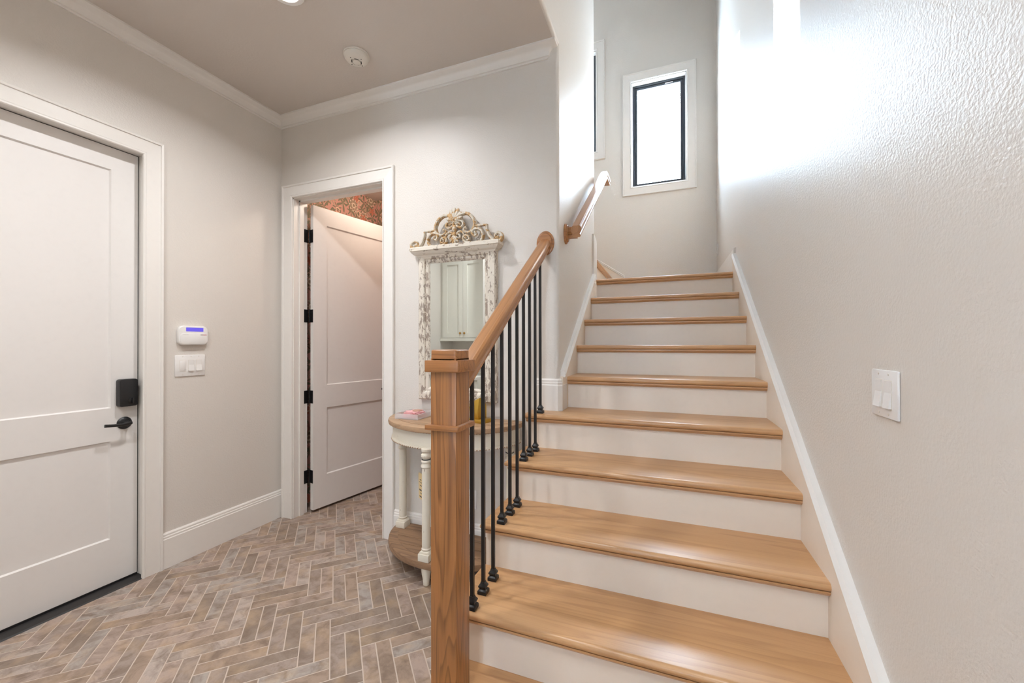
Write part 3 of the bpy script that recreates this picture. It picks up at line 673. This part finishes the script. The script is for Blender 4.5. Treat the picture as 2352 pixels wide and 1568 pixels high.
# the first one shows at the top edge of the photograph; its centre lies just above the frame.  The other two are the
# ceiling lamps on the camera's side that light the cabinet seen in the mirror and the risers and newel facing the hall
downlight(-1.472, 0.432, ZC, 'lit recessed downlight in the foyer ceiling by the smoke detector', 'foyer_downlight_offscreen')
downlight(-1.45, -0.75, ZC, 'lit recessed downlight in front of the cabinets', 'cabinet_downlight_offscreen', '_offscreen')
downlight(-0.10, -1.35, ZC + 0.001, 'lit recessed downlight at the foot of the stairs', 'stair_foot_downlight_offscreen', '_offscreen')
pl = thing('flush_mount_light', 'small round flush light on the powder room ceiling', 'ceiling light', (-1.85, 1.80, 2.75))
part('canopy', MB().lathe([(0.0, 0.0), (0.10, 0.0), (0.10, -0.02), (0.0, -0.02)], (-1.85, 1.80, 2.75), 24), M_BRASS, pl, smooth=True)
part('globe', MB().ball((-1.85, 1.80, 2.70), 0.085, 0.085, 0.05, 20, 10), M_LENS, pl, smooth=True)
ld = bpy.data.lights.new('powder_room_lamp', 'POINT'); ld.energy = 8.0; ld.color = (1.0, 0.86, 0.72); ld.shadow_soft_size = 0.06
lo = bpy.data.objects.new('powder_room_lamp', ld); COL.objects.link(lo); lo.parent = pl; lo.location = (0, 0, -0.13)

# ------------------------------------------------------------------ smoke detector
cx, cy = -1.459, 0.896
sd = thing('smoke_detector', 'round white smoke detector on the foyer ceiling', 'smoke detector', (cx, cy, ZC))
part('base_plate', MB().lathe([(0.0, 0.0), (0.072, 0.0), (0.073, -0.008), (0.071, -0.010), (0.0, -0.010)], (cx, cy, ZC), 40), M_PLASTIC2, sd, smooth=True)
part('dome', MB().lathe([(0.0, -0.010), (0.068, -0.010), (0.070, -0.013), (0.067, -0.024), (0.058, -0.035), (0.044, -0.041), (0.030, -0.043), (0.029, -0.040), (0.0, -0.040)], (cx, cy, ZC), 40), M_PLASTIC2, sd, smooth=True, angle=45)
part('sensor_cap', MB().lathe([(0.0, -0.040), (0.022, -0.040), (0.022, -0.047), (0.018, -0.050), (0.0, -0.050)], (cx, cy, ZC), 24), M_PLASTIC2, sd, smooth=True)
for k in range(4):
    a = R(40 + 90 * k); M_ = Matrix.Rotation(a, 3, 'Z')
    mb = MB().box(-0.012, 0.012, 0.0235, 0.0285, -0.0425, -0.039); mb.v = [tuple(M_ @ Vector(p) + Vector((cx, cy, ZC))) for p in mb.v]; part('vent_slot', mb, M_GREY, sd)  # flush dark box; the shade of the vent recess is in its colour
    mb = MB().ball((0.041 * math.cos(a + 0.7), 0.041 * math.sin(a + 0.7), -0.0415), 0.0035, 0.0035, 0.0015, 8, 4); mb.v = [tuple(Vector(p) + Vector((cx, cy, ZC))) for p in mb.v]; part('indicator_hole', mb, M_GREY, sd)  # dark bead coloured like the shade in a small hole

# ------------------------------------------------------------------ alarm keypad and switch plates
def rrect(a0, a1, b0, b1, r, n=6):
    return arc(a1 - r, b1 - r, r, 0, 90, n) + arc(a0 + r, b1 - r, r, 90, 180, n) + arc(a0 + r, b0 + r, r, 180, 270, n) + arc(a1 - r, b0 + r, r, 270, 360, n)
kp = thing('alarm_keypad', 'white rounded alarm keypad with a blue display on the foyer wall', 'alarm keypad', (XL, 0.623, 1.359))
part('housing', MB().prism(rrect(0.540, 0.706, 1.301, 1.418, 0.030), 'x', XL, XL + 0.024), M_PLASTIC, kp, bevel=0.005, seg=3)
part('screen', MB().prism(rrect(0.580, 0.677, 1.384, 1.408, 0.002), 'x', XL + 0.023, XL + 0.0245), M_LCD, kp)
part('flip_cover', MB().prism(rrect(0.548, 0.699, 1.306, 1.374, 0.022), 'x', XL + 0.023, XL + 0.0262), M_PLASTIC, kp, bevel=0.001)
mb = MB().box(XL + 0.026, XL + 0.0266, 0.661, 0.663, 1.361, 1.367).box(XL + 0.026, XL + 0.0266, 0.668, 0.670, 1.361, 1.367).box(XL + 0.026, XL + 0.0266, 0.661, 0.670, 1.3655, 1.367).box(XL + 0.026, XL + 0.0266, 0.661, 0.670, 1.361, 1.3622)
part('logo_mark', mb, M_DARKP, kp)
mb = MB()
for i in range(5):
    y = 0.6715 + i * 0.0048
    mb.box(XL + 0.026, XL + 0.0266, y, y + 0.0012, 1.361, 1.367).box(XL + 0.026, XL + 0.0266, y + 0.0026, y + 0.0038, 1.361, 1.367).box(XL + 0.026, XL + 0.0266, y, y + 0.0036, 1.3634 + (i % 2) * 0.0022, 1.3646 + (i % 2) * 0.0022)
part('logo_lettering', mb, M_RED, kp)
mb = MB()
for i in range(7): mb.box(XL + 0.026, XL + 0.0265, 0.564 + i * 0.0045, 0.5665 + i * 0.0045, 1.3625, 1.366)
part('cover_lettering', mb, plain('pale_grey_print', s2l(205, 203, 202), 0.5), kp)

def switch_plate(name, label, wall_x, sg, y0, y1, z0, z1, rockers, flat_first=False, group=None):
    """wall plate on a wall whose face is x = wall_x, facing sg"""
    t = thing(name, label, 'light switch', (wall_x, (y0 + y1) / 2, (z0 + z1) / 2), group)
    def bx(mb, d0, d1, a, b, c, d): x0_, x1_ = sorted((wall_x + sg * d0, wall_x + sg * d1)); return mb.box(x0_, x1_, a, b, c, d)
    part('plate', bx(MB(), 0, 0.0065, y0, y1, z0, z1), M_PLASTIC, t, bevel=0.003, seg=2)
    zc = (z0 + z1) / 2; hw, hh = 0.0155, 0.033
    for i, yc in enumerate(rockers):
        part('rocker_frame', bx(MB(), 0.005, 0.0072, yc - hw - 0.0015, yc + hw + 0.0015, zc - hh - 0.0015, zc + hh + 0.0015), M_PLASTIC2, t)
        if flat_first and i == 0:
            rk = part('rocker', bx(MB(), 0.006, 0.0085, yc - hw, yc + hw, zc - hh + 0.004, zc + hh), M_PLASTIC, t, bevel=0.0008)
            part('rocker_slot', bx(MB(), 0.006, 0.0080, yc - hw, yc + hw, zc - hh, zc - hh + 0.003), M_PLASTIC, rk)
        else:
            pr = [(0.006, zc + hh), (0.0085, zc + hh), (0.0078, zc + 0.004), (0.0135, zc - hh), (0.006, zc - hh)]
            part('rocker', MB().prism([(0, 0)] * 0 + [(wall_x + sg * a, b) for a, b in pr], 'y', yc - hw, yc + hw), M_PLASTIC, t)
        for zz in (z0 + 0.010, z1 - 0.010):
            part('screw', MB().lathe([(0.0, 0.0), (0.0030, 0.0), (0.0026, 0.0012), (0.0, 0.0012)], (wall_x + sg * 0.0062, yc, zz), 10, Matrix.Rotation(sg * PI / 2, 3, 'Y')), M_PLASTIC2, t)
    return t
switch_plate('switch_plate', 'white three-gang switch plate below the alarm keypad', XL, 1, 0.532, 0.699, 1.111, 1.241, (0.573, 0.618, 0.662), True, 'white switch plates')
switch_plate('switch_plate', 'white two-rocker switch plate on the wall beside the stairs', XR, -1, 0.205, 0.330, 1.124, 1.240, (0.245, 0.291), False, 'white switch plates')
switch_plate('switch_plate', 'small white one-rocker switch plate at the landing corner', XR, -1, 3.56, 3.632, 2.205, 2.320, (3.596,), False, 'white switch plates')
ol = thing('wall_outlet', 'white wall outlet low on the wall behind the console table', 'outlet', (-0.880, YB, 0.35))
part('plate', MB().box(-0.916, -0.844, YB - 0.006, YB, 0.292, 0.408), M_PLASTIC, ol, bevel=0.003)
for zc in (0.328, 0.372):
    f = part('socket', MB().prism(rrect(-0.896, -0.864, zc - 0.016, zc + 0.016, 0.012), 'y', YB - 0.0085, YB - 0.005), M_PLASTIC, ol, smooth=True)
    part('socket_slots', MB().box(-0.888, -0.886, YB - 0.009, YB - 0.008, zc - 0.003, zc + 0.006).box(-0.874, -0.872, YB - 0.009, YB - 0.008, zc - 0.003, zc + 0.006).box(-0.882, -0.878, YB - 0.009, YB - 0.008, zc - 0.011, zc - 0.007), M_GREY, f)  # surface boxes with the shade of the socket openings painted in

# ------------------------------------------------------------------ mirror
mx0, mx1, mz0, mz1 = -1.243, -0.700, 0.952, 1.898; MC = (mx0 + mx1) / 2
mr = thing('wall_mirror', 'tall mirror in a chipped white frame with a carved gilded crest', 'mirror', (MC, YB, mz0))
FP = [(0.0, 0.0), (0.0, 0.030), (0.008, 0.040), (0.040, 0.044), (0.050, 0.040), (0.056, 0.030), (0.068, 0.030), (0.074, 0.026), (0.080, 0.018), (0.080, 0.0)]   # (inwards, depth)
n = len(FP); vs = []
for fx, fz in ((0, 0), (1, 0), (1, 1), (0, 1)):
    for s_, t_ in FP: vs.append((mx1 - s_ if fx else mx0 + s_, YB - t_, mz1 - s_ if fz else mz0 + s_))
fs = [(i * n + k, i * n + (k + 1) % n, ((i + 1) % 4) * n + (k + 1) % n, ((i + 1) % 4) * n + k) for i in range(4) for k in range(n)]
part('frame', MB().add(vs, fs), M_CHIP, mr, smooth=True, angle=25)
part('mirror_glass', MB().box(mx0 + 0.074, mx1 - 0.074, YB - 0.018, YB - 0.010, mz0 + 0.070, mz1 - 0.040), M_MIRROR, mr)
CP = [(-0.020, 1.858), (0.0, 1.858), (0.004, 1.866), (0.014, 1.870), (0.026, 1.882), (0.030, 1.889), (0.036, 1.892), (0.036, 1.912), (0.032, 1.916), (-0.020, 1.916)]
part('cornice', MB().sweep([(mx0, YB), (mx0, YB - 0.046), (mx1, YB - 0.046), (mx1, YB)], CP, left=False).box(mx0 + 0.019, mx1 - 0.019, YB - 0.028, YB, 1.860, 1.915), M_CHIPC, mr, smooth=True, angle=30)
def cz(px, py):
    """measured on the crest drawing: units of about a third of a millimetre, right half mirrored to the left"""
    return (px - 1115) * 0.000302, ((880 - 0.103 * (px - 1115)) - py) * 0.000302
def spline(P, sub=6):
    out = []
    for i in range(len(P) - 1):
        p0, p1, p2, p3 = P[max(i - 1, 0)], P[i], P[i + 1], P[min(i + 2, len(P) - 1)]
        for k in range(sub):
            t = k / sub; out.append(tuple(0.5 * ((2 * b) + (c - a) * t + (2 * a - 5 * b + 4 * c - d) * t * t + (3 * b - a - 3 * c + d) * t ** 3) for a, b, c, d in zip(p0, p1, p2, p3)))
    out.append(P[-1]); return out
CZ0 = 1.914; CY = YB - 0.040
crest = part('crest', MB().box(MC - 0.27, MC + 0.27, CY - 0.006, CY + 0.030, CZ0, CZ0 + 0.008), M_CREST, mr)
curves = {
    'scroll': [([(1125, 420), (1150, 350), (1250, 262), (1380, 232), (1500, 300), (1568, 430), (1535, 550), (1440, 615), (1345, 600), (1318, 545), (1365, 530)], 0.0105),
               ([(1118, 440), (1170, 395), (1270, 385), (1315, 450), (1260, 510), (1180, 500), (1150, 450), (1195, 425), (1230, 450)], 0.0085),
               ([(1530, 500), (1680, 478), (1835, 462)], 0.0085),
               ([(1828, 455), (1840, 560), (1890, 680), (1970, 755), (2060, 785), (2145, 745), (2150, 660), (2080, 622), (2015, 660), (2030, 720), (2080, 715)], 0.0115),
               ([(1560, 820), (1690, 790), (1750, 690), (1725, 590), (1640, 540), (1550, 560), (1510, 630), (1555, 685), (1605, 655), (1590, 620)], 0.0105),
               ([(1480, 812), (1360, 810), (1305, 750), (1345, 685), (1425, 695), (1440, 760), (1385, 770), (1370, 730)], 0.0085),
               ([(1150, 650), (1210, 605), (1285, 610), (1325, 665), (1300, 700)], 0.0075),
               ([(1140, 690), (1190, 650), (1235, 690), (1210, 740), (1175, 720)], 0.0065)]}
for side in (1, -1):
    for P, r_ in curves['scroll']:
        pts = spline([cz(*p) for p in P], 5); m = len(pts)
        rad = [1.28 * r_ * (0.62 + 0.38 * math.sin(PI * min(1, (i + 1) / m * 1.15))) for i in range(m)]
        part('scroll', MB().tube([(MC + side * x, CY, CZ0 + z) for x, z in pts], rad, 8, 0.85, 1.35), M_CREST, crest, smooth=True, angle=55)
        x, z = pts[-1]
        if len(P) > 5: part('scroll_eye', MB().ball((MC + side * x, CY - 0.006, CZ0 + z), r_ * 0.9, r_ * 1.1, r_ * 0.9, 10, 6), M_CREST, crest, smooth=True)
for ang, ln in ((-72, 0.058), (-46, 0.068), (-22, 0.076), (0, 0.080), (22, 0.076), (46, 0.068), (72, 0.058)):
    a = R(ang); M_ = Matrix.Rotation(a, 3, 'Y'); bz = 0.150
    c = Vector((MC + math.sin(a) * ln * 0.52, CY - 0.006, CZ0 + bz + math.cos(a) * ln * 0.52))
    part('shell_leaf', MB().ball(c, 0.0145, 0.014, ln * 0.52, 10, 8, M_), M_CREST, crest, smooth=True)
for zc, rx, rz in ((0.100, 0.016, 0.026), (0.066, 0.012, 0.014), (0.040, 0.024, 0.020)):
    part('carved_bud', MB().ball((MC, CY - 0.006, CZ0 + zc), rx, 0.014, rz, 12, 8), M_CREST, crest, smooth=True)
for ang in (-60, -25, 10, 45):
    a = R(180 + ang + 8); M_ = Matrix.Rotation(a, 3, 'Y')
    part('carved_petal', MB().ball((MC + math.sin(a) * 0.020, CY - 0.010, CZ0 + 0.040 + math.cos(a) * 0.020), 0.007, 0.009, 0.020, 8, 6, M_), M_CREST, crest, smooth=True)

# ------------------------------------------------------------------ console table (half round)
TX, TY = -0.967, 1.222
tb = thing('console_table', 'half-round console table with weathered wood top and chipped white turned legs', 'console table', (TX, 1.05, 0))
def half_ellipse(a, b, n=40, y0=TY): return [(TX + a * math.cos(PI + PI * i / n), y0 + b * math.sin(PI + PI * i / n)) for i in range(n + 1)]
def rounded_slab(a, b, z0, z1, r=0.010, n=40):
    """half-ellipse board with a rounded rim"""
    prof = [(r, z0), (0.003, z0 + r * 0.4), (0.0, (z0 + z1) / 2), (0.003, z1 - r * 0.4), (r, z1)]; m = n + 1; vs = []; fs = []
    for s_, z in prof: vs += [(x, y, z) for x, y in half_ellipse(a - s_, b - s_, n)]
    for i in range(len(prof) - 1):
        for k in range(n): fs.append((i * m + k, i * m + k + 1, (i + 1) * m + k + 1, (i + 1) * m + k))
        fs.append((i * m + n, i * m, (i + 1) * m, (i + 1) * m + n))
    fs += [tuple(range(m))[::-1], tuple((len(prof) - 1) * m + k for k in range(m))]
    return MB().add(vs, fs)
def planks(parent, a, b, z, mat, wd, name='plank'):
    y = TY
    inner = half_ellipse(a, b, 40)
    while y > TY - b:
        pg = clip(clip(inner, 0, 1, y - 0.0016), 0, -1, -(y - wd + 0.0016))
        if len(pg) >= 3: part(name, MB().prism(pg, 'z', z - 0.004, z + 0.0022), mat, parent)
        y -= wd
tt = part('table_top', rounded_slab(0.440, 0.358, 0.822, 0.855), M_OLDWOOD, tb, smooth=True, angle=30)
planks(tt, 0.385, 0.303, 0.855, M_OLDWOOD, 0.085)
def band(a, b, z0, z1, t=0.014, n=48):
    o = half_ellipse(a, b, n); i_ = half_ellipse(a - t, b - t, n); vs = []; fs = []
    m = n + 1
    vs = [(x, y, z0) for x, y in o] + [(x, y, z1) for x, y in o] + [(x, y, z0) for x, y in i_] + [(x, y, z1) for x, y in i_]
    for k in range(n): fs += [(k, k + 1, m + k + 1, m + k), (2 * m + k, 3 * m + k, 3 * m + k + 1, 2 * m + k + 1), (k, 2 * m + k, 2 * m + k + 1, k + 1), (m + k, m + k + 1, 3 * m + k + 1, 3 * m + k)]
    fs += [(0, m, 3 * m, 2 * m), (n, 2 * m + n, 3 * m + n, m + n)]
    return MB().add(vs, fs)
ap = part('apron', band(0.412, 0.330, 0.738, 0.824), M_CHIPL, tb, smooth=True)
part('apron_lip', band(0.420, 0.338, 0.733, 0.746, 0.02), M_CHIPL, ap, smooth=True, angle=30)
mb = MB(); mb2 = MB()
for i in range(72):
    a = PI + PI * (i + 0.5) / 72
    mb.ball((TX + 0.418 * math.cos(a), TY + 0.336 * math.sin(a), 0.7335), 0.0046, 0.0046, 0.0046, 6, 4)
    mb2.ball((TX + 0.413 * math.cos(a), TY + 0.331 * math.sin(a), 0.820), 0.0042, 0.0042, 0.0036, 6, 4)
part('bead_trim', mb, M_OLDWOOD, ap, smooth=True); part('bead_trim', mb2, M_OLDWOOD_D, ap, smooth=True)
LEG = [(0.0, 0.738), (0.026, 0.738), (0.026, 0.726), (0.020, 0.720), (0.020, 0.714), (0.027, 0.708), (0.028, 0.698), (0.022, 0.690), (0.021, 0.683), (0.026, 0.678), (0.027, 0.668), (0.022, 0.662), (0.023, 0.656), (0.028, 0.650), (0.028, 0.640), (0.022, 0.634), (0.0235, 0.60), (0.0235, 0.22), (0.0225, 0.206), (0.026, 0.202), (0.026, 0.196), (0.023, 0.192), (0.028, 0.186), (0.0, 0.186)]
for lx, ly in ((-1.335, 1.172), (-0.599, 1.172), (-0.974, 0.886)):
    lg = part('leg', MB().lathe(LEG, (lx, ly, 0), 20), M_CHIPL, tb, smooth=True, angle=40)
    part('leg_ring', MB().lathe([(0.020, 0.6795), (0.0245, 0.6795), (0.0245, 0.6835), (0.020, 0.6835)], (lx, ly, 0), 20), M_BLACKM, lg, smooth=True)
    part('leg_block', MB().box(lx - 0.033, lx + 0.033, ly - 0.033, ly + 0.033, 0.140, 0.178).prism([(lx - 0.033, 0.178), (lx + 0.033, 0.178), (lx + 0.024, 0.190), (lx - 0.024, 0.190)], 'y', ly - 0.026, ly + 0.026), M_CHIPL, lg, bevel=0.002)
    part('foot', MB().lathe([(0.0, 0.102), (0.027, 0.102), (0.028, 0.088), (0.025, 0.068), (0.020, 0.040), (0.0165, 0.012), (0.017, 0.005), (0.013, 0.0), (0.0, 0.0)], (lx, ly, 0), 18), M_CHIPL, lg, smooth=True, angle=50)
sh = part('shelf', rounded_slab(0.432, 0.374, 0.100, 0.140), M_OLDWOOD_D, tb, smooth=True, angle=30)
planks(sh, 0.375, 0.318, 0.140, M_OLDWOOD_D, 0.080)

# things on and at the table
ax0, ax1, ay0, ay1, az = -1.282, -1.120, 1.020, 1.195, 0.8564
tr = thing('acrylic_tray', 'clear acrylic napkin tray on the console table', 'tray', ((ax0 + ax1) / 2, (ay0 + ay1) / 2, az))
part('tray_floor', MB().box(ax0, ax1, ay0, ay1, az, az + 0.005), M_ACRYLIC, tr)
for b in ((ax0, ax0 + 0.005, ay0, ay1), (ax1 - 0.005, ax1, ay0, ay1), (ax0 + 0.005, ax1 - 0.005, ay0, ay0 + 0.005), (ax0 + 0.005, ax1 - 0.005, ay1 - 0.005, ay1)):
    part('tray_wall', MB().box(b[0], b[1], b[2], b[3], az + 0.005, az + 0.032), M_ACRYLIC, tr)
# scalloped pink paper stack with tan centre
nk = thing('napkin_stack', 'scalloped pink napkins with a tan centre lying in the acrylic tray', 'napkins', ((ax0 + ax1) / 2, (ay0 + ay1) / 2, az + 0.005))
ncx, ncy = (ax0 + ax1) / 2, (ay0 + ay1) / 2
for q in range(5):
    pg = []
    for i in range(48):
        a = 2 * PI * i / 48; r_ = 0.062 + 0.010 * math.cos(6 * a + q * 1.3) - q * 0.0035 + 0.003 * math.cos(11 * a + q); pg.append((ncx + r_ * math.cos(a) * 1.06, ncy + r_ * 1.14 * math.sin(a)))
    part('napkin', MB().prism(pg, 'z', az + 0.005 + q * 0.0066, az + 0.005 + q * 0.0066 + 0.0058), M_PINK, nk, bevel=0.001, seg=1)
part('napkin_centre', MB().lathe([(0.0, 0.0), (0.030, 0.0), (0.028, 0.004), (0.0, 0.003)], (ncx + 0.012, ncy + 0.01, az + 0.038), 24), plain('tan_print', s2l(196, 150, 130), 0.6), nk, smooth=True)

gx, gy, gz = -0.760, 1.110, 0.8562
gd = thing('gold_sculpture', 'small faceted gold sculpture on a gold base on the console table', 'sculpture', (gx, gy, gz))
Mg = Matrix.Rotation(R(-18), 3, 'Z')
mb = MB().box(-0.058, 0.058, -0.045, 0.045, 0, 0.022); mb.v = [tuple(Mg @ Vector(p) + Vector((gx, gy, gz))) for p in mb.v]; part('base', mb, M_GOLD, gd, bevel=0.002)
vs = [(-0.050, -0.030, 0.022), (0.022, -0.034, 0.022), (0.026, 0.030, 0.022), (-0.050, 0.030, 0.022), (-0.052, -0.034, 0.085), (0.020, -0.040, 0.060), (0.030, 0.026, 0.090), (-0.052, 0.030, 0.095), (-0.046, -0.022, 0.112), (0.012, -0.018, 0.140), (0.016, 0.016, 0.142), (-0.046, 0.022, 0.116)]
fs = [(3, 2, 1, 0), (0, 1, 5), (0, 5, 4), (1, 2, 6, 5), (2, 3, 7, 6), (3, 0, 4, 7), (4, 5, 9, 8), (5, 6, 10, 9), (6, 7, 11, 10), (7, 4, 8, 11), (8, 9, 10, 11)]
mb = MB().add([tuple(Mg @ Vector(p) + Vector((gx, gy, gz))) for p in vs], fs); fig = part('faceted_block', mb, M_GOLD, gd, bevel=0.002)
mb = MB()
for i in range(12): mb.ball(tuple(Mg @ Vector((-0.056, -0.032, 0.030 + i * 0.0065)) + Vector((gx, gy, gz))), 0.0035, 0.0035, 0.0035, 6, 4)
part('bead_edge', mb, M_GOLD, fig, smooth=True)

tg = thing('price_tag', 'cream price tag hanging behind the front table leg', 'tag', (-1.165, 1.125, 0.350))
Mt = Matrix.Rotation(R(-38), 3, 'Z') @ Matrix.Rotation(R(-4), 3, 'Y')
def tagpos(mb): mb.v = [tuple(Mt @ Vector(p) + Vector((-1.165, 1.125, 0.350))) for p in mb.v]; return mb
part('card', tagpos(MB().prism([(-0.045, 0.0), (0.045, 0.0), (0.045, 0.145), (0.034, 0.158), (-0.034, 0.158), (-0.045, 0.145)], 'y', -0.0006, 0.0006)), M_CARD, tg)
mb = MB()
for i, (a, b) in enumerate(((0.012, 0.028), (0.034, 0.044), (0.050, 0.072), (0.080, 0.092), (0.100, 0.108), (0.114, 0.128))):
    mb.box(-0.030 + 0.012 * (i % 2), 0.030 - 0.010 * (i % 3), -0.0010, -0.0005, a, a + 0.4 * (b - a))
part('print', tagpos(mb), M_DARKP, tg)
tp = Mt @ Vector((0, 0, 0.150)) + Vector((-1.165, 1.125, 0.350))
part('string', MB().tube([tp, tp + Vector((0.002, 0.005, 0.11)), Vector((-1.150, 1.150, 0.75))], 0.0008, 6), M_PLASTIC, tg)

# ------------------------------------------------------------------ cabinets behind the camera (seen in the mirror)
CYF = -1.100
def cab_door(parent, x0, x1, z0, z1, yf, knob_x, knob_z, mat=M_CAB, fr=0.062):
    d = part('cabinet_door', MB().box(x0, x0 + fr, yf, yf + 0.020, z0, z1).box(x1 - fr, x1, yf, yf + 0.020, z0, z1).box(x0 + fr, x1 - fr, yf, yf + 0.020, z0, z0 + fr).box(x0 + fr, x1 - fr, yf, yf + 0.020, z1 - fr, z1).box(x0 + fr, x1 - fr, yf, yf + 0.010, z0 + fr, z1 - fr), mat, parent)
    part('knob', MB().lathe([(0, 0), (0.006, 0), (0.005, 0.012), (0.014, 0.018), (0.015, 0.024), (0.011, 0.029), (0, 0.030)], (knob_x, yf + 0.020, knob_z), 16, Matrix.Rotation(-PI / 2, 3, 'X')), M_BRASS, d, smooth=True)
cx0, cxm, cx1 = -2.455, -2.165, -1.875
uc = thing('upper_cabinet', 'pale wall cabinet with two shaker doors and brass knobs', 'cabinet', ((cx0 + cx1) / 2, YBACK, 1.355))
part('carcass', MB().box(XL + 0.001, cx1 + 0.02, YBACK, CYF - 0.02, 1.355, 2.70), M_CAB, uc)
part('light_rail', MB().box(XL + 0.001, cx1 + 0.02, CYF - 0.04, CYF + 0.004, 1.340, 1.378), M_CAB, uc)
cab_door(uc, cx0, cxm - 0.0015, 1.382, 2.38, CYF - 0.020, cxm - 0.030, 1.440); cab_door(uc, cxm + 0.0015, cx1, 1.382, 2.38, CYF - 0.020, cxm + 0.030, 1.440)
tc = thing('tall_cabinet', 'tall white cabinet standing beside the counter', 'cabinet', (-1.5, YBACK, 0))
part('carcass', MB().box(-1.835, -1.22, YBACK + 0.004, CYF + 0.10, 0.0, 2.70), M_TRIM, tc)
cab_door(tc, -1.825, -1.530, 0.12, 2.60, CYF + 0.10, -1.555, 1.1, M_TRIM); cab_door(tc, -1.526, -1.23, 0.12, 2.60, CYF + 0.10, -1.50, 1.1, M_TRIM)
bc = thing('base_cabinet', 'pale base cabinet with two shaker doors under the counter', 'cabinet', (-2.16, YBACK, 0))
part('carcass', MB().box(XL + 0.003, -1.836, YBACK + 0.004, -0.84, 0.09, 0.875), M_CAB, bc); part('toe_kick', MB().box(XL + 0.003, -1.836, YBACK + 0.004, -0.90, 0.0, 0.09), M_CAB, bc)
cab_door(bc, -2.46, -2.165, 0.11, 0.86, -0.84, -2.19, 0.80); cab_door(bc, -2.160, -1.845, 0.11, 0.86, -0.84, -2.13, 0.80)
single('countertop', MB().box(XL + 0.001, -1.836, YBACK, -0.80, 0.875, 0.912), M_STONE, 'white quartz countertop on the base cabinet', 'countertop', (-2.16, -1.1, 0.875), bevel=0.002)

for o in bpy.data.objects:
    if '_o' in o: del o['_o']
